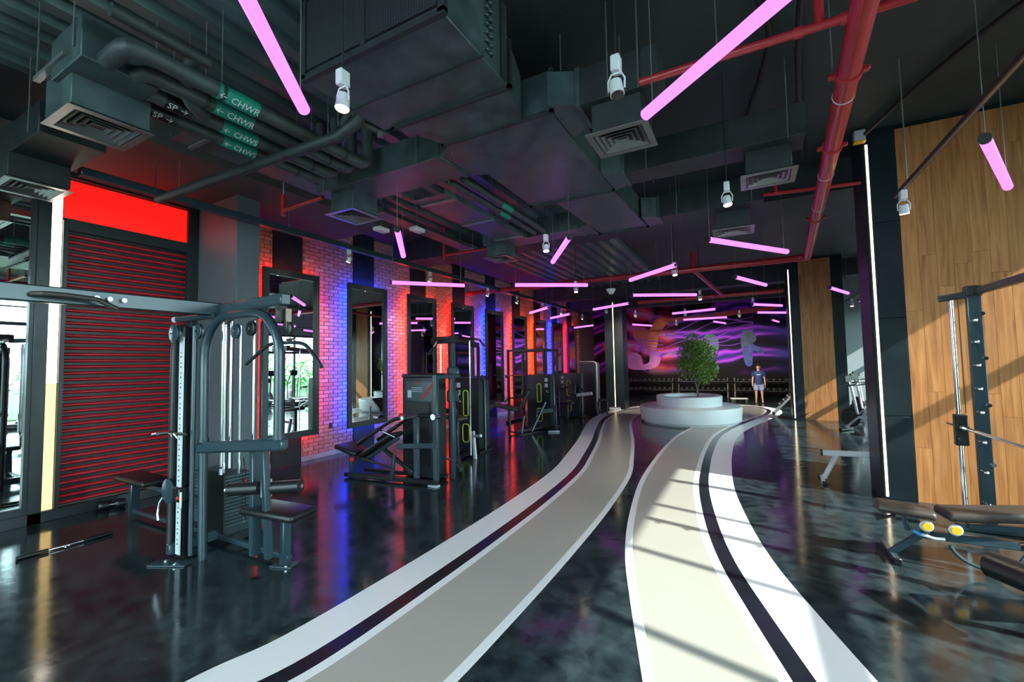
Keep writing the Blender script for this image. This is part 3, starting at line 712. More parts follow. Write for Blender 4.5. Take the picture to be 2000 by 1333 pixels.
# ---- insulated chilled water pipes with green bands
pp = [(-3.62, 4.02, 0.062, 2.02, 'CHWR', 'outermost'), (-3.86, 4.02, 0.058, 2.12, 'CHWR', 'second'), (-4.13, 4.02, 0.062, 2.32, 'CHWS', 'third'), (-4.38, 4.02, 0.060, 2.46, 'CHWS', 'innermost')]
plab = ['insulated pipe with green band, nearest the fan coil unit', 'insulated pipe with green band, second from the fan coil unit', 'insulated pipe with green band, third from the fan coil unit', 'insulated pipe with green band, nearest the brick wall']
for (x, z, r, yl, txt, _), lab in zip(pp, plab):
    t = thing('chilled_water_pipe', lab, 'pipe', (x, 2.2, z-r), 'insulated ceiling pipes')
    start = [(x, 1.70 if x < -4.2 else 1.62, z)] if x < -4.0 else [(-3.95, 1.30 if x > -3.7 else 1.48, z), (x-0.07, 1.30 if x > -3.7 else 1.48, z), (x-0.02, 1.32 if x > -3.7 else 1.50, z), (x, 1.37 if x > -3.7 else 1.55, z)]
    MB().path(start + [(x, 2.4, z), (x, 3.28, z)] + arc((x, 3.30, z+0.12), 0.12, -PI/2, 0, 5, (0, 1, 0), (0, 0, 1)) + [(x, 3.42, CEIL-0.1)], r, 16).build('insulated_pipe', 'pipe_insulation', t)
    b = MB().tube((x, yl-0.16, z), (x, yl+0.16, z), r+0.003, 20).build('label_band', 'label_green', t)
    # lettering wrapped on the underside, reading along the pipe
    for ang in (-0.9,):
        nrm = V((math.cos(ang), 0, math.sin(ang))); up = V((-math.sin(ang), 0, math.cos(ang))); rt = V((0, 1, 0))
        M = Matrix((rt, up, nrm)).transposed().to_4x4(); M.translation = V((x, yl, z)) + nrm*(r+0.0045)
        text_mesh('\u2190 ' + txt, 0.075, 'label_white', 'lettering', t, M)
        if x < -4.0:                                        # black flow label next to the supply box
            ys = 1.81
            MB().tube((x, ys-0.09, z), (x, ys+0.09, z), r+0.003, 20).build('black_label_band', 'label_black', t)
            M2 = M.copy(); M2.translation = V((x, ys, z)) + nrm*(r+0.0045)
            text_mesh('SP \u2192', 0.07, 'label_white', 'lettering', t, M2)
    for y in (1.9, 3.1):
        MB().tube((x, y, z+r-0.01), (x, y, CEIL), 0.005, 6).build('hanger_rod', 'diffuser_metal', t)
    for y in (1.9, 3.1):
        MB().tube((x, y-0.015, z), (x, y+0.015, z), r+0.004, 16).build('clamp_ring', 'duct_dark', t)
for x, yl, lab in ((-3.08, 5.55, 'slim insulated pipe with green band between cable tray and main duct'), (-2.90, 5.30, 'slim insulated pipe with green band close beside the main duct')):
    t = thing('chilled_water_pipe', lab, 'pipe', (x, 5.5, 3.97), 'insulated ceiling pipes')
    MB().tube((x, 4.25, 4.02), (x, 6.62, 4.02), 0.045, 14).build('insulated_pipe', 'pipe_insulation', t)
    MB().tube((x, yl-0.14, 4.02), (x, yl+0.14, 4.02), 0.048, 16).build('label_band', 'label_green', t)
    for y in (4.5, 6.3): MB().tube((x, y, 4.05), (x, y, CEIL-0.09), 0.005, 6).build('hanger_rod', 'diffuser_metal', t)
# pipe drop with elbow
t = thing('pipe_branch', 'insulated pipe branch bending down from the ceiling pipes beside the supply duct', 'pipe', (-3.75, 1.6, 4.0))
MB().path([(-3.62, 1.72, 4.20), (-3.70, 1.72, 4.18)] + catmull([(-3.72, 1.72, 4.17), (-3.84, 1.74, 4.06), (-3.92, 1.82, 3.99), (-3.98, 1.90, 3.98), (-4.06, 2.0, 4.0)], 4), 0.05, 12).build('bend', 'pipe_insulation', t)
MB().tube((-3.62, 1.2, 4.2), (-3.62, 1.8, 4.2), 0.045, 14).build('header', 'pipe_insulation', t)
# dark insulated crosspipe from the fan coil unit to the wall
t = thing('cross_pipe', 'dark sagging insulated pipe crossing toward the brick wall column', 'pipe', (-4.8, 2.68, 3.9))
MB().path([(-6.3, 2.60, 3.90), (-5.2, 2.60, 3.885), (-3.9, 2.64, 3.885), (-3.2, 2.68, 3.90), (-3.0, 2.72, 4.0), (-2.93, 2.74, 4.10)], 0.052, 14).build('pipe', 'duct_dark', t)
for x in (-6.0, -4.6, -3.2): MB().tube((x, 2.68, 4.0), (x, 2.68, CEIL-0.1 if x > -5.7 else 4.36), 0.005, 6).build('hanger_rod', 'diffuser_metal', t)
# valve set at the unit
t = thing('pipe_valve', 'grey valve and elbow cluster under the fan coil unit corner', 'valve', (-3.05, 2.75, 4.0))
MB().path([(-2.92, 2.66, 4.10), (-3.02, 2.70, 4.08), (-3.05, 2.80, 4.05), (-2.95, 3.02, 4.02)], 0.035, 10).build('elbow', 'pipe_insulation', t)
MB().path([(-3.05, 2.62, 4.2), (-3.08, 2.70, 4.08), (-3.2, 2.74, 4.04)], 0.045, 10).build('elbow', 'pipe_insulation', t)
MB().tube((-2.97, 2.97, 3.97), (-2.97, 2.97, 4.14), 0.03, 10).build('valve_body', 'diffuser_metal', t)
MB().box((-2.97, 2.97, 4.16), (0.10, 0.02, 0.015)).build('handle', 'diffuser_metal', t)
# ---- cable trays
def tray(x0, x1, y0, y1, z, label):
    t = thing('cable_tray', label, 'cable tray', ((x0+x1)/2, (y0+y1)/2, z))
    MB().b2((x0, y0, z), (x1, y1, z+0.006)).build('tray_bed', 'duct_metal', t, smooth=False)
    for x in (x0, x1): MB().b2((x-0.006, y0, z), (x+0.006, y1, z+0.07)).build('side_rail', 'duct_metal', t, smooth=False)
    rods(t, [(x, y) for x in (x0-0.01, x1+0.01) for y in (y0+0.2, (y0+y1)/2, y1-0.2)], z)
    for y in (y0+0.2, (y0+y1)/2, y1-0.2): MB().b2((x0-0.03, y-0.02, z-0.02), (x1+0.03, y+0.02, z)).build('support_bar', 'diffuser_metal', t, smooth=False)
tray(-3.72, -3.22, 4.3, 6.6, 3.93, 'wide flat cable tray hanging below the insulated pipes')
tray(-5.35, -5.05, 2.3, 7.9, 4.28, 'narrow cable tray over the incline press bench')
# ---- long lighting trunk on the left
t = thing('light_track_trunk', 'long dark lighting trunk running along the brick wall', 'light track', (-6.40, 10, 3.96))
MB().b2((-6.45, 1.9, 3.96), (-6.33, 20.0, 4.05), bev=0.004).build('trunk', 'machine_steel', t)
rods(t, [(-6.39, y) for y in (7.0, 9.2, 11.4, 13.6, 15.2, 18)], 4.04)
rods(t, [(-6.39, 2.6), (-6.39, 4.4)], 4.04)
# ---- slim track on the right
t = thing('lighting_track', 'slim black lighting track running toward the wide oak pillar', 'light track', (1.47, 4.4, 3.5))
MB().b2((1.455, 2.4, 3.50), (1.49, 6.0, 3.535)).build('track', 'frame_black', t, smooth=False)
MB().b2((1.466, 2.4, 3.498), (1.479, 6.0, 3.501)).build('slot', 'diffuser_metal', t, smooth=False)
rods(t, [(1.472, 3.4), (1.472, 5.6)], 3.53)
t = thing('lighting_track', 'slim black lighting track beyond the wide oak pillar', 'light track', (2.9, 15, 3.62))
MB().b2((2.88, 12.5, 3.62), (2.92, 18.0, 3.65)).build('track', 'frame_black', t, smooth=False)
rods(t, [(2.9, 13), (2.9, 17)], 3.64)
# ---- red fire pipes
t = thing('fire_main', 'thick red fire main running back overhead to the narrow oak pillar', 'pipe', (1.0, 7, 3.92))
A, B = V((0.66, 2.2, 4.0)), V((1.24, 11.18, 4.0)); dr = (B-A).normalized()
MB().tube(A, B, 0.078, 20).build('pipe', 'red_pipe', t)
MB().path(arc((1.10, 11.18, 4.0), 0.14, 0, PI/2, 6, (1, 0, 0), (0, 1, 0)), 0.082, 16).build('elbow', 'red_pipe', t)
MB().tube((1.12, 11.32, 4.0), (-7.55, 11.20, 4.0), 0.072, 16).build('cross_main', 'red_pipe', t)
for y in (4.12, 5.5, 8.2):
    c = A + dr*((y-A.y)/dr.y)
    MB().tube(c-dr*0.03, c+dr*0.03, 0.092, 18).build('coupling', 'red_pipe', t)
    for s in (-1, 1): MB().box(c+V((s*0.105, 0, 0)), (0.05, 0.05, 0.035), bev=0.006).build('coupling_bolt', 'red_pipe', t)
for y in (4.45, 6.3, 7.6):
    c = A + dr*((y-A.y)/dr.y); MB().tube(c-dr*0.006, c+dr*0.006, 0.083, 18).build('grey_ring', 'white_metal', t)
for y in (4.12, 8.2):
    c = A + dr*((y-A.y)/dr.y); MB().tube(c+V((-0.10, 0, 0)), c+V((-0.10, 0, CEIL-4.0)), 0.006, 6).build('hanger_rod', 'diffuser_metal', t)
for x in (0.2, -1.9, -4.2): MB().tube((x, 11.3, 4.06), (x, 11.3, CEIL), 0.006, 6).build('hanger_rod', 'diffuser_metal', t)
MB().tube((-1.05, 11.3, 4.0), (-1.05, 11.3, 4.42), 0.06, 12).build('riser', 'red_pipe', t)
MB().path([(-1.05, 11.35, 4.0), (-0.85, 13.5, 3.98), (-0.62, 16.0, 3.96)], 0.055, 14).build('branch_run', 'red_pipe', t)
t = thing('fire_branch', 'thin red sprinkler pipe crossing in front of the short branch duct', 'pipe', (0.4, 3.46, 4.0))
MB().tube((-0.66, 3.46, 4.02), (2.6, 3.46, 4.02), 0.030, 12).build('pipe', 'red_pipe', t)
MB().tube((0.52, 3.46, 4.02), (0.52, 3.46, CEIL), 0.030, 12).build('riser', 'red_pipe', t)
for x in (0.40, 0.66): MB().tube((x-0.03, 3.46, 4.02), (x+0.03, 3.46, 4.02), 0.038, 12).build('coupling', 'red_pipe', t)
MB().tube((-0.1, 3.46, 4.03), (-0.1, 3.46, CEIL), 0.005, 6).build('hanger_rod', 'diffuser_metal', t)
t = thing('fire_branch', 'thin red sprinkler pipe beyond the long branch duct', 'pipe', (1.0, 7.0, 4.0))
MB().tube((0.2, 7.0, 4.12), (1.43, 7.22, 4.12), 0.026, 12).build('pipe', 'red_pipe', t)
MB().tube((0.45, 7.0, 4.12), (0.45, 7.0, CEIL), 0.026, 12).build('riser', 'red_pipe', t)
t = thing('fire_branch', 'thin red sprinkler pipe ending above the grey column', 'pipe', (-5, 3.76, 4.0))
MB().tube((-4.75, 3.74, 4.0), (-5.62, 3.78, 4.0), 0.026, 12).build('pipe', 'red_pipe', t)
MB().tube((-5.62, 3.78, 3.93), (-5.62, 3.78, 4.22), 0.034, 12).build('end_tee', 'red_pipe', t)
MB().tube((-5.62, 3.78, 4.20), (-5.62, 3.78, CEIL-0.09), 0.006, 6).build('sprinkler_stem', 'white_metal', t)
t = thing('fire_branch', 'thin red sprinkler pipe behind the far left branch duct', 'pipe', (-4.7, 7.3, 4.0))
MB().tube((-4.1, 7.35, 4.1), (-5.5, 7.30, 4.1), 0.028, 12).build('pipe', 'red_pipe', t)
MB().tube((-5.5, 7.30, 4.02), (-5.5, 7.30, CEIL-0.1), 0.030, 12).build('end_tee', 'red_pipe', t)
t = thing('fire_branch', 'red pipe crossing far back above the mural', 'pipe', (0, 16, 3.9))
MB().tube((-3.4, 16.1, 3.95), (1.1, 16.0, 3.95), 0.07, 14).build('pipe', 'red_pipe', t)
for x in (-2.6, 0.6): MB().tube((x, 16.05, 4.0), (x, 16.05, CEIL), 0.006, 6).build('hanger_rod', 'diffuser_metal', t)
# ---- black cables along the slab
for pts, lab in (([(0.55, 2.6, 4.72), (0.50, 4.0, 4.70), (0.62, 5.6, 4.70), (0.85, 7.6, 4.72)], 'black cable sagging along the slab left of the red fire main'),
                 ([(2.6, 4.4, 4.74), (2.1, 5.2, 4.73), (1.75, 6.2, 4.74), (1.46, 7.12, 4.70)], 'thick black cable running over to the sensor box'),
                 ([(0.18, 3.9, 4.74), (0.30, 4.6, 4.73), (0.10, 6.0, 4.74)], 'short black cable over the long branch duct')):
    tag(MB().path(catmull(pts, 6), 0.028, 8).build('ceiling_cable', 'cable_black'), lab, 'cable')
# ---- small devices
for (x, y, z, lab) in ((-4.87, 4.89, 3.9, 'white flat wireless box hanging near the square diffuser'), (-4.41, 5.18, 3.9, 'white box hanging beside the first purple tube over the brick wall side')):
    t = thing('ceiling_device', lab, 'device', (x, y, z))
    MB().box((x, y, z), (0.15, 0.22, 0.06), bev=0.012).build('casing', 'white_plastic', t)
    MB().tube((x, y, z+0.03), (x, y, CEIL), 0.005, 6).build('hanger_rod', 'diffuser_metal', t)
t = thing('smoke_detector', 'white cone shaped detector on a rod before the dark column', 'detector', (-2.75, 10.1, 3.45))
MB().lathe([(0.03, 0.0), (0.05, 0.0), (0.11, 0.10), (0.11, 0.12)], (-2.75, 10.1, 3.40), 16).build('cone', 'white_plastic', t)
MB().tube((-2.75, 10.1, 3.52), (-2.75, 10.1, CEIL), 0.008, 6).build('rod', 'diffuser_metal', t)

t = thing('exit_sign', 'green hanging exit sign before the windows near the grey partition', 'sign', (4.3, 15.6, 2.75))
MB().b2((4.29, 15.40, 2.70), (4.31, 15.80, 2.86), bev=0.003).build('panel', 'label_green', t)
for y in (15.45, 15.75): MB().tube((4.30, y, 2.86), (4.30, y, CEIL), 0.004, 6).build('wire', 'diffuser_metal', t)
# ================================================================== LIGHTS
TUBES = [
 (-1.62, .78, -2.36, 1.72, 3.4, 'glowing purple tube between the chilled water pipes and the fan coil unit'),
 (.52, 1.93, -.52, 2.85, 3.4, 'glowing purple tube near the short branch duct outlet'),
 (-3.53, 3.79, -4.34, 4.79, 3.4, 'glowing purple tube below the diffuser nearest the brick wall'),
 (-1.91, 5.16, -2.64, 6.33, 3.4, 'glowing purple tube under the main duct beside a spotlight'),
 (-.40, 6.25, .60, 7.63, 3.4, 'glowing purple tube under the far diffuser'),
 (1.61, 4.42, 2.26, 5.84, 3.4, 'glowing purple tube before the wide oak pillar'),
 (-4.11, 7.76, -2.83, 8.63, 3.4, 'glowing purple tube over the path before the pulldown tower'),
 (-5.95, 6.20, -4.96, 7.26, 3.4, 'glowing purple tube above the grey press machine'),
 (-1.97, 8.60, -.98, 7.66, 3.4, 'glowing purple tube before the red cross main'),
 (-2.38, 10.56, -1.01, 11.42, 3.4, 'glowing purple tube under the red cross main'),
 (-.14, 9.39, .43, 10.82, 3.4, 'glowing purple tube left of the narrow oak pillar'),
 (1.72, 12.07, 2.28, 13.41, 3.4, 'glowing purple tube in front of the narrow oak pillar'),
 (2.81, 15.2, 3.3, 16.5, 3.4, 'glowing purple tube before the grey partition'),
 (.20, 14.4, 1.0, 15.3, 3.4, 'glowing purple tube ending at the narrow oak pillar light line'),
 (.35, 17.0, 1.5, 17.9, 3.4, 'glowing purple tube behind the narrow oak pillar'),
 (.96, 20.57, 1.28, 21.92, 3.4, 'glowing purple tube before the mural above the standing person'),
 (-2.17, 15.51, -.79, 15.0, 3.4, 'glowing purple tube high above the tree'),
 (-2.14, 18.11, -.58, 18.15, 3.4, 'glowing purple tube behind the tree'),
 (-1.18, 19.66, -.75, 21.1, 3.4, 'glowing purple tube before the mural behind the tree'),
 (-4.04, 12.75, -2.79, 12.01, 3.4, 'glowing purple tube before the dark column'),
 (-6.0, 12.4, -4.98, 11.5, 3.4, 'glowing purple tube above the power rack'),
 (-6.1, 14.3, -5.05, 13.45, 3.4, 'glowing purple tube past the power rack'),
 (-6.9, 18.9, -5.75, 18.2, 3.4, 'glowing purple tube near the end of the brick wall'),
 (-4.3, 18.86, -3.7, 20.2, 3.4, 'glowing purple tube before the orange part of the mural'),
]
def underside(x, y):
    for bx0, bx1, by0, by1, z in ((-2.6, -1.35, 2.9, 5.45, 4.0), (-2.25, -1.3, 5.45, 7.25, 4.0), (-4.7, -2.5, 3.6, 4.2, 4.0), (-1.45, 0.62, 5.0, 5.42, 4.0), (-1.4, 0.3, 6.8, 7.22, 4.0), (-4.2, -2.0, 6.7, 7.2, 4.0), (-2.9, -1.5, 2.1, 2.95, 4.0),
                                  (WL, WR, 8.0, 8.75, 4.33), (WL, WR, 16.3, 16.9, 4.31), (WL, WR, 20.2, 20.8, 4.31), (-3.75, -3.2, 4.3, 6.6, 3.93), (-6.2, -2.6, YF, YB, CEIL-0.09)):
        if bx0 < x < bx1 and by0 < y < by1: return z
    return CEIL
for x0, y0, x1, y1, z, lab in TUBES:
    a, b = V((x0, y0, z)), V((x1, y1, z)); d = (b-a).normalized()
    t = thing('led_tube', lab, 'light', ((x0+x1)/2, (y0+y1)/2, z-0.037), 'hanging purple light tubes')
    MB().tube(a+d*0.03, b-d*0.006, 0.036, 20).build('lit_tube', 'tube_purple', t)
    MB().tube(a, a+d*0.032, 0.039, 16).build('end_cap', 'frame_black', t)
    MB().tube(b-d*0.008, b, 0.030, 16).build('end_cap', 'frame_black', t)
    for p in (a+d*0.05, b-d*0.08):
        MB().tube(p+V((0, 0, 0.035)), (p.x, p.y, underside(p.x, p.y)), 0.0035, 6).build('hanging_wire', 'diffuser_metal', t)
def spotlight(x, y, z, top, label, lit=True, tilt=(0.0, 0.0), power=32):
    t = thing('track_spotlight', label, 'spotlight', (x, y, z), 'white spotlights')
    ax = V((tilt[0], tilt[1], -1)).normalized()
    MB().tube((x, y, z+0.26), (x, y, top), 0.006, 8).build('cord', 'frame_black', t)
    MB().box((x, y, z+0.225), (0.055, 0.075, 0.10), bev=0.008).build('driver_box', 'white_plastic', t)
    c = V((x, y, z+0.07))
    MB().path([c+V((0.048, 0, 0.0)), c+V((0.050, 0, 0.06)), c+V((0.03, 0, 0.10)), c+V((-0.03, 0, 0.10)), c+V((-0.050, 0, 0.06)), c+V((-0.048, 0, 0.0))], 0.006, 6).build('yoke', 'white_plastic', t)
    h = MB().tube(c-ax*0.055, c+ax*0.035, 0.036, 16, r2=0.043).build('lamp_head', 'white_plastic', t)
    MB().tube(c+ax*0.03, c+ax*0.042, 0.037, 16).build('bulb', 'bulb_warm' if lit else 'machine_black', t)
    if lit:
        L = D.lights.new('spot_beam', 'SPOT'); L.energy = power; L.color = (1.0, 0.84, 0.62); L.spot_size = math.radians(75); L.spot_blend = 0.7; L.shadow_soft_size = 0.035
        lo = D.objects.new('spot_beam', L); COL.objects.link(lo); lo.parent = t
        lo.location = c + ax*0.06 - wloc(t); lo.rotation_euler = (-ax).to_track_quat('Z', 'Y').to_euler()
SPOTS = [(-2.11, 1.8, 3.34, CEIL, 'lit white spotlight hanging below the fan coil unit'), (-.62, 2.54, 3.36, CEIL, 'unlit white spotlight head hanging on a black pole by the short branch duct'),
 (-.11, 4.95, 3.36, CEIL, 'lit white spotlight below the long branch duct'),
 (-2.45, 5.64, 3.36, CEIL, 'lit white spotlight beside the purple tube under the main duct'), (-3.21, 8.96, 3.3, CEIL, 'lit white spotlight below the purple tube before the pulldown tower'),
 (-1.1, 8.42, 3.34, 4.33, 'lit white spotlight hanging before the red cross main'), (-1.0, 12.2, 3.34, CEIL, 'lit white spotlight at the end of the tube under the red cross main'),
 (-3.9, 13.67, 3.34, CEIL, 'lit white spotlight just before the dark column'), (-3.4, 15.6, 3.34, CEIL, 'lit white spotlight right of the dark column'),
 (.23, 14.6, 3.34, CEIL, 'lit white spotlight left of the narrow oak pillar'), (-1.78, 15.8, 3.3, CEIL, 'lit white spotlight above the tree'),
 (-.17, 17.6, 3.3, CEIL, 'lit white spotlight behind the tree'), (-2.6, 19.8, 3.3, CEIL, 'lit white spotlight before the orange part of the mural')]
for i, (x, y, z, top, lab) in enumerate(SPOTS): spotlight(x, y, z, top, lab, lit=(i != 1), tilt=(0.12 if i else -0.05, 1.7 if y > 13.5 else -0.1), power=260 if y > 13.5 else 40)
for x, y, lab in ((1.472, 5.74, 'lit white spotlight at the end of the track by the wide oak pillar'), (1.472, 3.4, 'lit white spotlight midway along the track by the wide oak pillar')):
    spotlight(x, y, 3.22, 3.50, lab, tilt=(0.1, 0.25))
for x, y, lab in ((2.9, 14.4, 'lit white spotlight on the track before the grey partition'), (2.9, 16.6, 'lit white spotlight on the track close to the grey partition')):
    spotlight(x, y, 3.34, 3.62, lab)
for i, y in enumerate((5.6, 7.95, 10.5, 12.3, 14.3, 16.1, 18.6)):
    spotlight(-6.39, y, 3.70, 3.96, ['lit white spotlight on the trunk over the first blue-lit mirror', 'lit white spotlight on the trunk behind the tube above the press machine', 'lit white spotlight on the trunk over the pulldown tower',
        'lit white spotlight on the trunk over the power rack', 'lit white spotlight on the trunk past the power rack', 'lit white spotlight on the trunk level with the dark column', 'lit white spotlight at the far end of the trunk'][i], tilt=(-0.6, 0.0), power=45)

# ================================================================== MACHINES
def rounded(poly_w, poly_h, r, n=4):
    pts = []
    for cx, cy, a0 in ((poly_w/2-r, poly_h/2-r, 0), (-poly_w/2+r, poly_h/2-r, PI/2), (-poly_w/2+r, -poly_h/2+r, PI), (poly_w/2-r, -poly_h/2+r, 1.5*PI)):
        for k in range(n+1):
            a = a0 + k*PI/2/n; pts.append((cx+r*math.cos(a), cy+r*math.sin(a)))
    return pts
def pad(mb, p, q, w, th, bev=0.02):
    """padded board from p to q"""
    p, q = V(p), V(q); d = q-p; y = d.normalized(); x = y.cross(V((0, 0, 1))).normalized(); z = x.cross(y)
    R = Matrix((x, y, z)).transposed(); mb.box((p+q)/2, (w, d.length, th), rot=R, bev=min(bev, th*0.45), seg=3); return mb
ST = 'machine_steel'
# ---------------------------------------------------------------- multi station cable machine
t = thing('cable_machine', 'steel blue multi station cable machine with chrome rods and black seats', 'gym machine', (-4.7, 2.5, 0))
def P(name, mb, m, par=None): return mb.build(name, m, par or t)
P('base_beam', MB().beam((-4.90, 2.16, 0.10), (-4.90, 3.12, 0.10), 0.07, 0.10, 0.008), ST)
P('base_beam', MB().beam((-6.9, 2.62, 0.07), (-3.75, 2.62, 0.07), 0.06, 0.05, 0.008), ST)
P('foot_plate', MB().box((-4.78, 2.13, 0.008), (0.36, 0.11, 0.016), 0.45, 0.004), ST)
P('foot_plate', MB().box((-3.79, 2.60, 0.008), (0.22, 0.14, 0.016), 0.3, 0.004), ST)
P('foot_plate', MB().box((-4.90, 3.10, 0.008), (0.20, 0.14, 0.016), 0, 0.004), ST)
for x, y, z in ((-4.70, 2.13, 0.02), (-4.86, 2.13, 0.02), (-3.72, 2.56, 0.02)): P('bolt', MB().tube((x, y, z-0.006), (x, y, z+0.006), 0.014, 8), 'chrome')
# adjustable column: chrome plate with holes in front of a dark post
plate = P('hole_plate', MB().box((-4.80, 2.20, 1.09), (0.074, 0.012, 2.06), 0.0, 0.002), 'steel_plate')
for k in range(19):
    z = 0.16 + k*0.098
    if 0.50 < z < 0.68: continue
    P('hole', MB().tube((-4.80, 2.1925, z), (-4.80, 2.196, z), 0.0095, 10), 'label_black', plate)
    P('mark', MB().box((-4.80, 2.1935, z+0.04), (0.026, 0.001, 0.008)), 'label_black', plate)
P('column_post', MB().box((-4.82, 2.245, 1.12), (0.10, 0.06, 2.20), 0, 0.008), 'machine_black')
P('column_post', MB().path([(-5.02, 2.24, 0.02), (-5.02, 2.24, 1.98), (-5.0, 2.24, 2.10), (-4.94, 2.24, 2.17), (-4.86, 2.24, 2.20)], 0.036, 12), 'frame_black')
P('column_post', MB().tube((-4.70, 2.26, 0.05), (-4.70, 2.26, 2.22), 0.022, 12), ST)
car = P('carriage', MB().box((-4.80, 2.215, 0.62), (0.13, 0.09, 0.14), 0, 0.012), 'machine_black')
P('pulley_disc', MB().lathe([(0.10, -0.012), (0.115, -0.006), (0.115, 0.006), (0.10, 0.012)], (-4.98, 2.19, 0.63), 24, axis='Y'), ST, car)
P('pull_pin', MB().tube((-4.70, 2.17, 0.52), (-4.70, 2.17, 0.66), 0.014, 10), 'chrome', car)
P('red_knob', MB().sphere((-4.735, 2.165, 0.60), 0.020), 'red_plastic', car)
P('cable_hook', MB().path([(-5.07, 2.19, 0.56), (-5.12, 2.18, 0.50), (-5.13, 2.17, 0.40), (-5.11, 2.17, 0.34)], 0.010, 8), 'chrome', car)
P('grip_handle', MB().path([(-5.14, 2.16, 1.17), (-4.98, 2.16, 1.19), (-4.62, 2.16, 1.20)], 0.014, 8), 'machine_black')
P('grip_tip', MB().tube((-5.22, 2.16, 1.16), (-5.13, 2.16, 1.172), 0.020, 10), 'chrome')
P('latch', MB().path([(-4.86, 2.15, 1.16), (-4.84, 2.13, 1.20), (-4.76, 2.13, 1.20), (-4.74, 2.15, 1.16)], 0.009, 6), 'chrome')
# big top beams
P('top_beam', MB().beam((-4.62, -0.95, 2.37), (-4.46, 2.42, 2.37), 0.075, 0.125, 0.01), ST)
for y in (1.44, 1.52, 1.61): P('beam_bolt', MB().tube((-4.46, y, 2.37), (-4.42, y, 2.37), 0.017, 10), 'chrome')
P('pull_up_handle', MB().path([(-4.46, 1.10, 2.36), (-4.38, 1.14, 2.36), (-4.36, 1.25, 2.36), (-4.36, 1.42, 2.35), (-4.36, 1.54, 2.29)], 0.019, 10), 'pad_brown')
P('far_post', MB().beam((-4.62, -0.95, 0.0), (-4.62, -0.95, 2.44), 0.10, 0.08, 0.01), ST)
P('top_arm', MB().beam((-4.50, 2.40, 2.38), (-3.40, 2.32, 2.38), 0.09, 0.10, 0.012), ST)
P('arm_end', MB().box((-3.46, 2.32, 2.26), (0.06, 0.10, 0.17), 0, 0.02), 'pad_brown')
P('top_pipe', MB().tube((-4.98, 2.24, 2.30), (-4.40, 2.30, 2.31), 0.030, 12), ST)
P('pipe_cap', MB().tube((-5.03, 2.235, 2.30), (-4.98, 2.24, 2.30), 0.031, 12), 'white_metal')
P('red_tag', MB().box((-4.50, 2.27, 2.345), (0.10, 0.07, 0.012), 0.5), 'red_plastic')
# arch tube
P('arch_tube', MB().path([(-4.63, 2.33, 0.0), (-4.65, 2.33, 1.0), (-4.66, 2.33, 1.82)] + arc((-4.28, 2.33, 1.92), 0.38, PI, PI/2, 6, (1, 0, 0), (0, 0, 1)) + arc((-3.88, 2.33, 1.92), 0.38, PI/2, 0, 6, (1, 0, 0), (0, 0, 1)) + [(-3.50, 2.33, 1.8), (-3.50, 2.33, 1.22)], 0.040, 14), ST)
P('collar', MB().tube((-4.65, 2.33, 1.10), (-4.65, 2.33, 1.14), 0.046, 14), ST)
P('collar', MB().tube((-3.50, 2.33, 1.20), (-3.50, 2.33, 1.24), 0.046, 14), ST)
P('waist_beam', MB().beam((-4.70, 2.31, 1.045), (-3.44, 2.36, 1.16), 0.07, 0.105, 0.02), ST)
P('thigh_post', MB().beam((-4.02, 2.46, 0.10), (-4.0, 2.44, 1.12), 0.085, 0.06, 0.008), ST)
P('seat_post', MB().beam((-3.83, 2.47, 0.10), (-3.80, 2.40, 1.08), 0.06, 0.06, 0.008), ST)
# pulleys
for x, y, z, r, m in ((-4.83, 2.15, 2.15, 0.088, ST), (-4.66, 2.27, 2.17, 0.075, ST), (-4.30, 2.42, 2.16, 0.070, ST), (-4.02, 2.40, 2.17, 0.068, 'machine_black'), (-3.40, 2.34, 2.13, 0.062, 'machine_black')):
    w_ = P('pulley', MB().lathe([(r*0.9, -0.016), (r, -0.012), (r*0.86, 0), (r, 0.012), (r*0.9, 0.016)], (x, y, z), 24, axis='Y'), m)
    P('axle', MB().tube((x, y-0.022, z), (x, y+0.022, z), 0.012, 8), 'chrome', w_)
    if m == ST:
        for s in (-1, 1): P('axle_bolt', MB().tube((x+s*0.045, y-0.019, z), (x+s*0.045, y-0.014, z), 0.006, 6), 'label_black', w_)
P('pulley_bracket', MB().box((-3.40, 2.34, 2.22), (0.02, 0.05, 0.16)), 'chrome')
# guide rods and weight stacks
for x, y in ((-4.95, 2.68), (-4.95, 2.84), (-4.70, 2.52), (-4.55, 2.52), (-4.30, 2.60)):
    P('guide_rod', MB().tube((x, y, 0.12 if x < -4.9 else 0.82), (x, y, 2.28), 0.0135, 12), 'chrome')
for x, y in ((-4.70, 2.52), (-4.95, 2.68), (-4.95, 2.84)): P('rod_collar', MB().tube((x, y, 0.74), (x, y, 0.80), 0.022, 10), 'chrome')
for k in range(15):
    P('weight_plate', MB().box((-4.95, 2.765, 0.165+k*0.036), (0.26, 0.29, 0.032), 0, 0.004), 'stack_plate')
    if k % 1 == 0: P('plate_pin_hole', MB().tube((-4.815, 2.82, 0.165+k*0.036), (-4.817+0.004, 2.82, 0.165+k*0.036), 0.006, 6), 'white_metal')
for k in range(15):
    P('weight_plate', MB().box((-5.32, 2.765, 0.165+k*0.036), (0.26, 0.29, 0.032), 0, 0.004), 'stack_plate')
P('stack_guard', MB().box((-4.93, 2.60, 0.42), (0.30, 0.012, 0.62)), 'machine_black')
P('selector_cord', MB().path([(-4.80, 2.80, 0.85), (-4.79, 2.815, 0.70), (-4.79, 2.82, 0.60), (-4.79, 2.82, 0.2)], 0.006, 6), 'machine_black')
P('selector_pin', MB().sphere((-4.79, 2.82, 0.60), 0.018), 'red_plastic')
P('rear_post', MB().beam((-4.90, 3.08, 0.05), (-4.90, 3.08, 2.34), 0.08, 0.06, 0.008), ST)
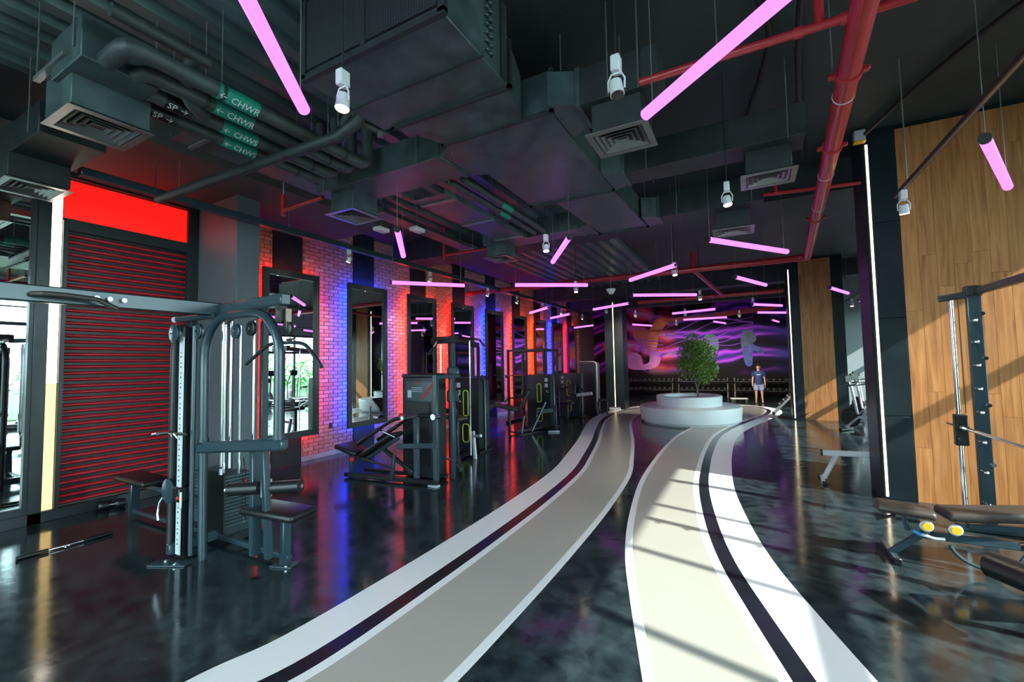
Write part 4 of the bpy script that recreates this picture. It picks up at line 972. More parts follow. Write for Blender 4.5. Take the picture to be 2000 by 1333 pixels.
P('rear_post', MB().beam((-5.35, 2.95, 0.05), (-5.35, 2.95, 2.34), 0.06, 0.06, 0.008), ST)
P('top_link', MB().beam((-5.40, 2.95, 2.33), (-4.40, 2.42, 2.33), 0.07, 0.07, 0.008), ST)
# lat bar
P('lat_bar', MB().path(catmull([(-4.02, 2.36, 1.84), (-3.85, 2.36, 1.93), (-3.70, 2.36, 2.00), (-3.55, 2.36, 2.015), (-3.24, 2.36, 2.0), (-3.10, 2.36, 1.90), (-3.00, 2.36, 1.80)], 4), 0.016, 10), 'frame_black')
P('bar_swivel', MB().box((-3.39, 2.36, 2.03), (0.10, 0.03, 0.04), 0, 0.008), 'chrome')
P('cable', MB().tube((-3.40, 2.36, 2.04), (-3.40, 2.35, 2.13), 0.005, 6), 'machine_black')
P('cable', MB().path([(-4.02, 2.40, 2.23), (-3.7, 2.38, 2.30), (-3.44, 2.34, 2.19)], 0.005, 6), 'machine_black')
# thigh rollers and seat
for a, b in (((-4.20, 2.33, 0.70), (-3.92, 2.44, 0.72)), ((-3.80, 2.48, 0.725), (-3.55, 2.58, 0.745))):
    ax = (V(b)-V(a)).normalized()
    r_ = P('thigh_roller', MB().path([V(a), V(a)+ax*0.012, V(b)-ax*0.012, V(b)], 0.056, 18), 'pad_vinyl')
P('roller_cap', MB().tube((-4.225, 2.32, 0.698), (-4.20, 2.33, 0.70), 0.034, 14), 'chrome')
P('roller_axle', MB().tube((-4.22, 2.32, 0.70), (-3.54, 2.585, 0.746), 0.018, 10), 'chrome')
P('roller_sleeve', MB().box((-3.86, 2.46, 0.72), (0.075, 0.06, 0.16), 0.38, 0.006), 'white_metal')
P('seat_pad', pad(MB(), (-4.12, 2.50, 0.515), (-3.52, 2.60, 0.49), 0.32, 0.07, 0.03), 'pad_vinyl')
P('seat_bracket', MB().beam((-4.02, 2.55, 0.45), (-3.74, 2.58, 0.45), 0.07, 0.05, 0.006), ST)
P('seat_leg', MB().beam((-3.79, 2.60, 0.01), (-3.77, 2.59, 0.45), 0.085, 0.06, 0.008), ST)
# far row seat
P('row_seat_pad', pad(MB(), (-6.84, 2.56, 0.51), (-6.05, 2.56, 0.50), 0.30, 0.07, 0.03), 'pad_vinyl')
P('row_seat_leg', MB().beam((-6.80, 2.62, 0.0), (-6.72, 2.60, 0.47), 0.09, 0.07, 0.008), ST)
P('row_seat_beam', MB().beam((-6.8, 2.58, 0.45), (-5.1, 2.58, 0.40), 0.06, 0.06, 0.006), ST)
# ---------------------------------------------------------------- pull bar on the floor, small dumbbell
t = thing('pull_bar', 'black and chrome straight pull bar lying on the floor before the large mirror', 'bar', (-6.23, 1.85, 0))
P('grip', MB().tube((-6.24, 1.50, 0.020), (-6.235, 1.72, 0.020), 0.019, 12), 'machine_black')
P('grip', MB().tube((-6.23, 1.98, 0.020), (-6.24, 2.22, 0.020), 0.019, 12), 'machine_black')
P('shaft', MB().tube((-6.235, 1.70, 0.020), (-6.23, 2.0, 0.020), 0.013, 12), 'chrome')
P('swivel_eye', MB().path(arc((-6.21, 1.85, 0.014), 0.022, 0, 2*PI*0.95, 10, (1, 0, 0), (0, 1, 0)), 0.005, 6), 'chrome')
def dumbbell(name, label, loc, rz, L=0.30, r=0.07, group=None, parts=True):
    t = thing(name, label, 'dumbbell', loc, group)
    h = MB().tube((loc[0]-L/2, loc[1], loc[2]+r), (loc[0]+L/2, loc[1], loc[2]+r), 0.016, 10).build('handle', 'chrome', t)
    for s in (-1, 1): MB().lathe([(r*0.8, -0.05), (r, -0.035), (r, 0.035), (r*0.8, 0.05)], (loc[0]+s*(L/2-0.05), loc[1], loc[2]+r), 12, axis='X').build('head', 'machine_black', t)
    t.rotation_euler.z = rz; return t
dumbbell('dumbbell', 'small black dumbbell on the floor at the foot of the red shutter', (-7.38, 2.62, 0), 1.2, 0.26, 0.06)
# ---------------------------------------------------------------- selectorised shroud
def shroud(t, x0, x1, y, dep, h, trim=True, flip=False, mtl='shroud_plastic'):
    w_ = x1-x0; cx = (x0+x1)/2
    b = MB().prism([(cx+px, y, h/2+0.02+pz) for px, pz in rounded(w_, h-0.04, 0.07)], (0, dep, 0)).build('shroud', mtl, t)
    for x in (x0-0.02, x1+0.02):
        MB().path([(x, y+dep*0.5, 0.0), (x, y+dep*0.5, h-0.06), (x + (0.05 if x < cx else -0.05), y+dep*0.5, h+0.01)], 0.024, 10).build('side_post', ST, t)
    MB().b2((x0-0.05, y-0.03, 0.0), (x1+0.05, y+dep+0.03, 0.05), bev=0.008).build('base', 'machine_black', t)
    if trim:
        s = -1 if flip else 1; tx = cx - s*0.02
        def loop(cz, hh, ww, open_=False):
            pts = [(tx+px, y-0.006, cz+pz) for px, pz in rounded(ww, hh, ww*0.4, 4)]
            return MB().path(pts, 0.011, 6, closed=True)
        loop(h*0.66, h*0.34, 0.115).build('lime_trim', 'lime_trim', b); MB().box((tx, y-0.003, h*0.66), (0.095, 0.006, h*0.32)).build('slot', 'label_black', b)
        loop(h*0.26, h*0.24, 0.16).build('lime_trim', 'lime_trim', b); MB().box((tx, y-0.003, h*0.26), (0.135, 0.006, h*0.22)).build('slot', 'label_black', b)
        for k in range(2): MB().box((cx-s*w_*0.34, y-0.003, h*(0.90-0.10*k)), (0.09, 0.004, 0.10)).build('instruction_sticker', 'white_metal', b)
        for k in range(2): MB().tube((cx-s*w_*0.34+k*0.035, y-0.004, h*(0.70-0.02*k)), (cx-s*w_*0.34+k*0.035, y-0.001, h*(0.70-0.02*k)), 0.02, 10).build('round_sticker', 'white_metal', b)
        MB().box((cx+s*w_*0.28, y-0.003, h*0.74), (0.03, 0.003, 0.26)).build('faint_logo', ST, b)
    return b
# ---- incline press (seat toward the brick wall)
t = thing('incline_press', 'grey press machine with red swoosh housing and long inclined pad', 'gym machine', (-4.9, 5.3, 0))
b = MB().prism([(-5.03, 5.52, 0.02), (-5.03, 5.52, 1.58), (-4.98, 5.52, 1.63), (-4.42, 5.52, 1.63), (-4.36, 5.52, 1.58), (-4.36, 5.52, 0.02)], (0, 0.28, 0)).build('housing', 'shroud_plastic', t)
P('housing_cap', MB().b2((-5.05, 5.50, 1.60), (-4.34, 5.82, 1.67), bev=0.02), 'machine_black', b)
P('window_panel', MB().b2((-4.92, 5.51, 0.2), (-4.46, 5.522, 1.20), bev=0.004), 'machine_black', b)
P('chart_plate', MB().b2((-4.96, 5.508, 1.22), (-4.40, 5.522, 1.55), bev=0.006), ST, b)
P('red_swoosh', MB().prism([(-4.66, 5.505, 1.26), (-4.60, 5.505, 1.26), (-4.40, 5.505, 1.46), (-4.40, 5.505, 1.52)], (0, 0.004, 0)), 'red_plastic', b)
P('red_badge', MB().box((-4.70, 5.505, 1.52), (0.09, 0.004, 0.02)), 'red_plastic', b)
for k in range(3): P('chart_line', MB().box((-4.72, 5.506, 1.44-0.03*k), (0.22, 0.003, 0.008)), 'white_metal', b)
P('picture_sticker', MB().box((-4.87, 5.506, 1.34), (0.08, 0.003, 0.12)), 'white_metal', b)
P('upright', MB().beam((-4.16, 5.28, 0), (-4.16, 5.28, 1.66), 0.055, 0.09, 0.01), ST)
P('upright', MB().beam((-4.52, 5.26, 0), (-4.52, 5.26, 1.05), 0.055, 0.09, 0.01), ST)
P('upright', MB().beam((-4.16, 5.7, 0), (-4.16, 5.7, 1.66), 0.055, 0.07, 0.01), ST)
P('top_beam', MB().beam((-4.16, 5.25, 1.62), (-4.16, 5.9, 1.62), 0.05, 0.06, 0.008), ST)
P('guide_rod', MB().tube((-4.32, 5.46, 0.1), (-4.32, 5.46, 1.62), 0.012, 10), 'chrome')
P('mid_beam', MB().beam((-4.85, 5.20, 0.55), (-4.12, 5.26, 0.60), 0.06, 0.08, 0.01), ST)
P('base_beam', MB().beam((-5.85, 5.06, 0.05), (-4.10, 5.26, 0.05), 0.08, 0.06, 0.01), 'machine_black')
P('base_beam', MB().beam((-5.80, 5.44, 0.05), (-4.20, 5.60, 0.05), 0.08, 0.06, 0.01), 'machine_black')
P('foot', MB().box((-4.16, 5.22, 0.012), (0.16, 0.10, 0.024), 0, 0.005), 'white_metal')
P('seat_post', MB().beam((-5.82, 5.15, 0.0), (-5.80, 5.15, 0.40), 0.06, 0.06, 0.008), ST)
P('red_knob', MB().tube((-5.74, 5.10, 0.30), (-5.70, 5.06, 0.30), 0.035, 12), 'red_plastic')
P('seat_pad', pad(MB(), (-6.02, 5.15, 0.50), (-5.55, 5.15, 0.40), 0.36, 0.08, 0.03), 'pad_vinyl')
P('back_pad', pad(MB(), (-5.52, 5.15, 0.36), (-4.80, 5.15, 0.76), 0.28, 0.07, 0.03), 'pad_vinyl')
P('pad_rail', MB().beam((-5.50, 5.15, 0.29), (-4.78, 5.15, 0.69), 0.05, 0.05, 0.006), ST)
P('link_bar', MB().tube((-5.62, 5.10, 0.34), (-4.88, 5.12, 0.22), 0.020, 10), 'pad_brown')
P('lower_post', MB().beam((-4.92, 5.15, 0.05), (-4.88, 5.15, 0.42), 0.05, 0.05, 0.006), ST)
P('lower_strut', MB().beam((-5.1, 5.15, 0.50), (-4.56, 5.22, 0.16), 0.05, 0.06, 0.008), 'machine_black')
for y in (4.95, 5.36):
    P('press_lever', pad(MB(), (-5.44, y, 0.58), (-5.0, y, 0.84), 0.06, 0.06, 0.02), 'machine_black')
    P('press_arm', MB().path(catmull([(-5.0, y, 0.84), (-4.75, y, 0.97), (-4.60, y+0.02, 1.02), (-4.48, y+0.05, 1.03)], 4), 0.028, 10), 'machine_black')
P('pivot_shaft', MB().tube((-4.50, 4.92, 1.03), (-4.50, 5.42, 1.03), 0.030, 12), 'chrome')
P('red_knob', MB().sphere((-4.56, 4.97, 1.05), 0.045), 'red_plastic')
P('pivot_bearing', MB().tube((-4.14, 5.18, 1.03), (-4.14, 5.32, 1.03), 0.045, 12), 'chrome')
P('pivot_shaft', MB().tube((-4.50, 5.26, 1.03), (-4.14, 5.26, 1.03), 0.022, 10), 'machine_black')
P('weight_stack', MB().b2((-4.88, 5.56, 0.1), (-4.5, 5.78, 0.7)), 'stack_plate')
P('rear_grip', MB().tube((-5.02, 5.0, 0.82), (-4.72, 5.02, 0.72), 0.017, 10), 'chrome')
P('link_beam', MB().beam((-4.16, 5.75, 1.46), (-4.72, 6.55, 1.50), 0.06, 0.10, 0.008), ST)
P('link_box', MB().box((-4.36, 6.0, 1.28), (0.20, 0.10, 0.20), 0.6, 0.02), ST)
P('link_box', MB().box((-4.36, 6.0, 1.68), (0.20, 0.08, 0.20), 0.6, 0.04), ST)
# ---- pulldown tower
t = thing('pulldown_tower', 'pulldown tower with tall mast, bent chrome bar and lime trimmed housing', 'gym machine', (-5.0, 7.2, 0))
shroud(t, -5.40, -4.82, 7.50, 0.42, 1.53)
P('mast', MB().beam((-4.80, 6.62, 0), (-4.80, 6.62, 2.30), 0.05, 0.07, 0.008), ST)
P('mast', MB().beam((-4.93, 6.72, 0), (-4.93, 6.72, 2.26), 0.06, 0.09, 0.008), 'machine_black')
P('top_arm', MB().beam((-5.28, 6.62, 2.27), (-4.70, 6.62, 2.27), 0.10, 0.13, 0.01), 'machine_black')
P('top_arm', MB().beam((-4.85, 6.6, 2.30), (-4.95, 7.7, 2.20), 0.08, 0.10, 0.01), 'machine_black')
P('rear_post', MB().beam((-5.12, 7.98, 0), (-5.12, 7.98, 2.2), 0.06, 0.06, 0.008), 'machine_black')
P('pull_bar', MB().path(catmull([(-5.30, 6.52, 2.0), (-5.16, 6.52, 2.16), (-5.04, 6.52, 2.27), (-4.80, 6.52, 2.285), (-4.45, 6.52, 2.26), (-4.16, 6.52, 2.24), (-4.06, 6.52, 2.14)], 4), 0.014, 8), 'chrome')
P('bar_grip', MB().tube((-5.30, 6.52, 2.0), (-5.17, 6.52, 2.15), 0.021, 8), 'machine_black')
P('bar_grip', MB().tube((-4.15, 6.52, 2.235), (-4.05, 6.52, 2.12), 0.021, 8), 'machine_black')
for x in (-5.30, -4.62): P('guide_rod', MB().tube((x, 6.9, 0.1), (x, 6.9, 2.25), 0.011, 8), 'chrome')
P('seat_pad', pad(MB(), (-5.2, 7.0, 0.80), (-4.82, 6.95, 0.76), 0.30, 0.07, 0.025), 'pad_brown')
P('seat_post', MB().beam((-5.0, 7.0, 0.0), (-5.0, 7.0, 0.75), 0.07, 0.07, 0.008), ST)
P('knee_roller', MB().tube((-5.28, 6.84, 0.92), (-4.9, 6.84, 0.92), 0.05, 14), 'pad_vinyl')
P('front_post', MB().beam((-4.62, 7.05, 0.0), (-4.70, 7.1, 0.52), 0.06, 0.06, 0.008), 'white_metal')
P('front_arm', MB().beam((-4.70, 7.1, 0.42), (-4.45, 7.0, 0.46), 0.05, 0.05, 0.006), 'white_metal')
P('base_beam', MB().beam((-4.80, 6.55, 0.05), (-5.05, 7.9, 0.05), 0.08, 0.06, 0.01), 'machine_black')
P('base_beam', MB().beam((-4.15, 5.9, 0.10), (-4.72, 6.62, 0.16), 0.06, 0.08, 0.01), ST)
P('floor_handle', MB().path([(-5.0, 6.6, 0.14), (-4.75, 6.35, 0.14), (-4.6, 6.3, 0.12), (-4.58, 6.28, 0.02)], 0.016, 8), 'white_metal')
# ---- leg machine with tan pad, against the wall
t = thing('leg_machine', 'seated leg machine with tan pad and grey roller near the mirrors', 'gym machine', (-6.1, 9.35, 0))
shroud(t, -6.75, -6.25, 9.75, 0.4, 1.5, trim=False)
for k in range(2): P('instruction_sticker', MB().box((-6.42, 9.74, 1.38-0.16*k), (0.10, 0.006, 0.11)), 'white_metal')
P('tan_pad', pad(MB(), (-5.92, 9.20, 0.56), (-5.42, 9.35, 0.86), 0.45, 0.09, 0.03), 'pad_brown')
P('back_pad', pad(MB(), (-6.35, 9.25, 0.55), (-6.48, 9.30, 1.05), 0.40, 0.09, 0.03), 'pad_vinyl')
P('roller', MB().tube((-6.15, 8.70, 0.40), (-5.72, 8.90, 0.40), 0.075, 16), 'shroud_plastic')
P('front_post', MB().beam((-5.62, 8.80, 0.0), (-5.62, 8.85, 0.70), 0.05, 0.05, 0.006), 'white_metal')
P('base_beam', MB().beam((-6.4, 9.35, 0.05), (-5.55, 8.85, 0.05), 0.08, 0.06, 0.01), 'machine_black')
P('seat_frame', MB().beam((-6.35, 9.30, 0.08), (-6.25, 9.25, 0.52), 0.07, 0.07, 0.008), 'machine_black')
P('counter_wheel', MB().lathe([(0.14, -0.02), (0.16, 0), (0.14, 0.02)], (-6.12, 9.07, 0.62), 16, axis='Y'), 'machine_black')
P('lever_arm', MB().beam((-5.7, 8.85, 0.4), (-6.3, 9.25, 0.5), 0.05, 0.05, 0.006), ST)
# ---- power rack
t = thing('power_rack', 'tall open black power rack before the orange-lit mirrors', 'gym rack', (-5.9, 12.5, 0))
for x in (-6.45, -5.25):
    for y in (11.75, 12.75): P('upright', MB().beam((x, y, 0), (x, y, 2.24), 0.07, 0.07, 0.006), 'machine_black')
for y in (11.75, 12.75): P('cross_bar', MB().beam((-6.45, y, 2.2), (-5.25, y, 2.2), 0.06, 0.07, 0.006), 'machine_black')
for x in (-6.45, -5.25):
    P('top_rail', MB().beam((x, 11.75, 2.2), (x, 12.75, 2.2), 0.06, 0.06, 0.006), 'machine_black'); P('base_rail', MB().beam((x, 11.6, 0.04), (x, 12.85, 0.04), 0.07, 0.07, 0.006), 'machine_black')
    P('safety_bar', MB().beam((x, 11.75, 0.75), (x, 12.75, 0.75), 0.05, 0.05, 0.006), 'machine_black')
P('rack_barbell', MB().tube((-6.9, 11.66, 1.45), (-4.8, 11.66, 1.45), 0.014, 8), 'chrome')
for x in (-6.48, -5.22): P('bar_hook', MB().box((x, 11.68, 1.40), (0.06, 0.10, 0.06), 0, 0.006), 'machine_black')
# ---- leg extension with lime trim
t = thing('leg_extension', 'leg extension machine with sloping black pads and lime trimmed housing', 'gym machine', (-5.1, 10.8, 0))
shroud(t, -5.45, -4.75, 11.0, 0.42, 1.49, flip=True)
P('back_pad', pad(MB(), (-5.35, 10.35, 0.55), (-5.10, 10.45, 1.10), 0.42, 0.09, 0.03), 'pad_vinyl')
P('seat_pad', pad(MB(), (-6.05, 10.1, 0.74), (-5.38, 10.35, 0.58), 0.42, 0.09, 0.03), 'pad_brown')
P('front_frame', MB().path([(-5.55, 10.1, 0.55), (-5.42, 9.95, 0.05), (-5.10, 9.95, 0.05), (-5.12, 10.1, 0.45)], 0.028, 8), ST)
P('diagonal_post', MB().beam((-4.95, 10.2, 0.05), (-4.72, 10.6, 0.78), 0.05, 0.05, 0.006), ST)
P('side_arm', MB().beam((-4.95, 10.5, 0.52), (-4.55, 10.7, 0.56), 0.08, 0.12, 0.01), ST)
P('outer_post', MB().beam((-4.56, 10.9, 0.0), (-4.56, 10.9, 0.68), 0.06, 0.06, 0.008), ST)
P('grip', MB().tube((-5.62, 10.0, 0.80), (-5.50, 10.0, 0.92), 0.02, 8), 'chrome')
P('base_beam', MB().beam((-5.3, 10.0, 0.05), (-5.0, 11.1, 0.05), 0.08, 0.06, 0.01), 'machine_black')
P('foot', MB().box((-4.50, 10.6, 0.02), (0.30, 0.12, 0.04), 0.4, 0.01), 'white_metal')
# ---- arm press with lime trim
t = thing('arm_machine', 'arm machine with black lever pads and lime trimmed housing', 'gym machine', (-5.1, 13.6, 0))
shroud(t, -5.58, -4.88, 13.70, 0.42, 1.46)
P('seat_pad', pad(MB(), (-5.3, 13.1, 0.52), (-4.9, 13.15, 0.52), 0.38, 0.08, 0.03), 'pad_vinyl')
P('seat_post', MB().beam((-5.1, 13.15, 0), (-5.1, 13.15, 0.5), 0.07, 0.07, 0.008), ST)
P('chest_pad', pad(MB(), (-5.05, 13.45, 0.75), (-5.05, 13.5, 1.1), 0.28, 0.09, 0.03), 'pad_vinyl')
for s in (-1, 1): P('lever', MB().path([(-5.05+s*0.2, 13.6, 1.0), (-5.05+s*0.45, 13.3, 0.92), (-5.05+s*0.5, 13.0, 0.90)], 0.024, 8), 'machine_black')
P('side_arm', MB().beam((-4.9, 13.5, 0.75), (-4.35, 13.4, 0.82), 0.06, 0.10, 0.008), 'white_metal')
P('base_beam', MB().beam((-5.1, 13.0, 0.05), (-5.1, 13.8, 0.05), 0.08, 0.06, 0.01), 'machine_black')
# ---- tall plain housing machine
t = thing('cable_cabinet', 'tall dark machine housing with pale rounded edge tube beside the dark column', 'gym machine', (-5.1, 15.4, 0))
b = shroud(t, -5.42, -4.82, 15.3, 0.5, 1.80, trim=False)
P('edge_tube', MB().path([(-4.76, 15.28, 0), (-4.76, 15.28, 1.72), (-4.80, 15.28, 1.80), (-4.90, 15.28, 1.83), (-5.4, 15.28, 1.83)], 0.016, 8), 'white_metal')
P('seat_pad', pad(MB(), (-4.6, 14.8, 0.5), (-4.3, 14.9, 0.5), 0.32, 0.08, 0.03), 'pad_vinyl')
P('seat_frame', MB().path([(-4.62, 14.7, 0.0), (-4.6, 14.8, 0.45), (-4.3, 14.9, 0.45), (-4.28, 14.8, 0.0)], 0.022, 8), ST)
P('foot_bar', MB().box((-4.45, 14.8, 0.02), (0.4, 0.08, 0.04), 0.2, 0.01), ST)
t = thing('floor_box', 'small grey box standing at the foot of the dark column light line', 'box', (-4.45, 16.42, 0))
P('casing', MB().b2((-4.66, 16.38, 0), (-4.24, 16.48, 0.09), bev=0.01), 'white_metal'); P('lid', MB().b2((-4.67, 16.37, 0.09), (-4.23, 16.485, 0.105), bev=0.004), 'column_grey')

# ---------------------------------------------------------------- smith machine on the right
t = thing('smith_machine', 'smith machine with silver pegs and chrome guide rod before the wide oak pillar', 'gym machine', (2.06, 5.4, 0))
for y in (6.25, 4.45):
    up = P('upright', MB().beam((2.10, y, 0.0), (2.10, y, 2.48), 0.11, 0.055, 0.006, up=(0, 1, 0)), ST)
    for k, z in enumerate((0.30, 0.62, 0.92, 1.22, 1.46, 1.70, 1.94, 2.16)):
        P('peg', MB().tube((2.075, y-0.09, z), (2.075, y-0.02, z), 0.017, 10), 'chrome', up)
        P('peg_cap', MB().sphere((2.075, y-0.095, z), 0.020, n=8), 'chrome', up)
        if k % 2: P('bolt', MB().tube((2.15, y-0.045, z+0.07), (2.15, y-0.025, z+0.07), 0.02, 8), 'chrome', up)
    P('guide_rod', MB().tube((1.93, y, 0.20), (1.93, y, 2.40), 0.021, 14), 'chrome')
    P('top_bracket', MB().beam((1.83, y, 2.41), (2.12, y, 2.44), 0.06, 0.07, 0.01), 'frame_black')
    P('bracket_block', MB().box((2.10, y, 2.47), (0.13, 0.10, 0.11), 0, 0.01), 'frame_black')
    P('lower_bracket', MB().beam((1.84, y, 0.20), (2.10, y, 0.20), 0.05, 0.06, 0.008), 'frame_black')
    P('stop_lever', MB().tube((1.74, y-0.01, 0.21), (1.92, y, 0.21), 0.016, 8), 'machine_black')
    P('base_foot', MB().beam((1.85, y, 0.04), (2.75, y, 0.04), 0.09, 0.07, 0.008), ST)
    P('carriage', MB().box((1.93, y-0.02, 1.03), (0.10, 0.07, 0.32), 0, 0.008), 'machine_black')
    for z in (0.94, 1.12): P('carriage_bolt', MB().tube((1.90, y-0.06, z), (1.90, y-0.05, z), 0.012, 8), 'chrome')
    P('lift_cable', MB().tube((1.985, y, 1.2), (1.985, y, 2.4), 0.004, 6), 'machine_black')
P('top_beam', MB().beam((2.12, 6.28, 2.46), (2.12, 4.42, 2.46), 0.06, 0.07, 0.008), 'frame_black')
P('brace', MB().beam((2.55, 6.25, 0.06), (2.55, 4.45, 0.06), 0.06, 0.06, 0.008), ST)
P('barbell', MB().tube((1.93, 6.55, 1.06), (1.93, 4.2, 1.06), 0.016, 12), 'chrome')
P('bar_sleeve', MB().tube((1.93, 6.18, 1.06), (1.93, 6.10, 1.06), 0.03, 12), 'chrome')
# ---------------------------------------------------------------- adjustable bench
t = thing('adjustable_bench', 'flat set adjustable bench with grey-brown pads and yellow round knobs', 'bench', (1.6, 5.2, 0))
P('seat_pad', pad(MB(), (0.98, 5.16, 0.455), (1.38, 5.13, 0.43), 0.27, 0.075, 0.035), 'pad_brown')
P('back_pad', pad(MB(), (1.43, 5.14, 0.44), (2.45, 5.30, 0.52), 0.28, 0.085, 0.035), 'pad_brown')
P('main_beam', MB().beam((1.30, 5.16, 0.24), (2.55, 5.30, 0.20), 0.06, 0.07, 0.006), ST)
P('front_leg', MB().beam((1.30, 5.14, 0.25), (1.07, 5.16, 0.03), 0.06, 0.05, 0.006), ST)
P('front_foot', MB().beam((1.08, 4.98, 0.03), (1.08, 5.40, 0.03), 0.05, 0.05, 0.006), ST)
P('foot_end', MB().box((1.08, 4.97, 0.03), (0.06, 0.02, 0.06), 0, 0.006), 'machine_black')
P('rear_foot', MB().beam((2.5, 4.98, 0.03), (2.5, 5.60, 0.03), 0.05, 0.05, 0.006), ST)
P('rear_leg', MB().beam((2.5, 5.29, 0.03), (2.42, 5.28, 0.24), 0.06, 0.05, 0.006), ST)
P('seat_post', MB().beam((1.17, 5.14, 0.40), (1.20, 5.14, 0.26), 0.05, 0.03, 0.005), ST)
P('seat_lever', MB().tube((1.10, 5.06, 0.40), (0.96, 5.02, 0.36), 0.013, 8), 'machine_black')
P('back_post', MB().path([(1.98, 5.20, 0.44), (2.02, 5.21, 0.36), (2.02, 5.21, 0.25)], 0.035, 10), ST)
P('back_brace', MB().beam((1.60, 5.17, 0.35), (2.00, 5.21, 0.36), 0.05, 0.045, 0.006), ST)
for x, y, z in ((1.30, 5.03, 0.345), (1.49, 5.05, 0.335)):
    k = P('knob_housing', MB().lathe([(0.040, -0.010), (0.048, 0), (0.040, 0.012)], (x, y, z), 20, axis='Y'), 'white_metal')
    P('yellow_knob', MB().lathe([(0.032, -0.006), (0.034, 0.0), (0.030, 0.006)], (x, y-0.016, z), 18, axis='Y'), 'yellow_plastic', k)
    P('knob_bracket', MB().box((x, y+0.05, z-0.04), (0.05, 0.07, 0.06), 0, 0.006), ST, k)
P('blue_grip', MB().tube((1.225, 5.09, 0.275), (1.27, 5.06, 0.262), 0.018, 10), 'blue_plastic')
P('hole_rack', MB().path([(1.27, 5.08, 0.255), (1.36, 5.06, 0.24), (1.42, 5.06, 0.245)], 0.014, 8), 'white_metal')
P('curved_rack', MB().path(arc((1.66, 5.02, 0.30), 0.24, PI*1.12, PI*1.88, 10, (1, 0, 0), (0, 0.0, 1)), 0.014, 8), ST)
P('bolt', MB().tube((1.92, 5.16, 0.235), (1.92, 5.13, 0.235), 0.025, 10), 'chrome')
# ---------------------------------------------------------------- roller bench at the corner
t = thing('roller_bench', 'dark bench with a thick round roller pad beside the adjustable bench', 'bench', (1.6, 3.9, 0))
P('roller_pad', MB().path([(1.38, 4.16, 0.40), (1.39, 4.15, 0.40), (1.60, 3.80, 0.40), (1.61, 3.79, 0.40)], 0.085, 22), 'pad_vinyl')
P('roller_hub', MB().tube((1.605, 3.795, 0.40), (1.625, 3.77, 0.40), 0.045, 14), 'machine_black')
P('roller_axle', MB().tube((1.36, 4.19, 0.40), (1.66, 3.70, 0.40), 0.02, 10), 'chrome')
P('post', MB().beam((1.66, 4.06, 0.0), (1.55, 4.0, 0.40), 0.06, 0.06, 0.006), ST)
P('seat_pad', pad(MB(), (1.75, 4.1, 0.48), (2.7, 4.4, 0.52), 0.30, 0.08, 0.03), 'pad_vinyl')
P('beam', MB().beam((1.6, 4.04, 0.36), (2.7, 4.4, 0.40), 0.06, 0.06, 0.006), ST)
P('rear_leg', MB().beam((2.6, 4.36, 0.0), (2.6, 4.36, 0.40), 0.06, 0.06, 0.006), ST)
# ---------------------------------------------------------------- rowing machine
t = thing('rowing_machine', 'white rowing machine rail with slanted leg sticking out behind the oak pillar', 'rower', (1.4, 7.95, 0))
P('rail', MB().beam((0.93, 7.95, 0.40), (3.05, 8.08, 0.42), 0.07, 0.075, 0.01), 'white_metal')
P('rail_cap', MB().box((0.925, 7.95, 0.40), (0.02, 0.08, 0.085), 0, 0.004), 'machine_black')
P('rear_leg', MB().beam((1.10, 7.95, 0.37), (0.93, 7.88, 0.04), 0.075, 0.04, 0.008), 'white_metal')
P('rear_foot', MB().beam((0.90, 7.68, 0.025), (0.93, 8.10, 0.025), 0.05, 0.04, 0.008), 'white_metal')
for y in (7.67, 8.11): P('foot_cap', MB().box((0.915, y, 0.022), (0.06, 0.03, 0.044), 0, 0.006), 'machine_black')
P('sliding_seat', MB().box((1.9, 8.01, 0.50), (0.22, 0.28, 0.06), 0, 0.02), 'machine_black')
P('flywheel', MB().lathe([(0.22, -0.08), (0.26, -0.05), (0.26, 0.05), (0.22, 0.08)], (3.2, 8.1, 0.42), 24, axis='Y'), 'machine_black')
P('front_leg', MB().beam((3.1, 8.1, 0.3), (3.25, 8.1, 0.03), 0.08, 0.05, 0.008), 'white_metal')
P('front_foot', MB().beam((3.25, 7.85, 0.025), (3.25, 8.35, 0.025), 0.05, 0.04, 0.008), 'white_metal')
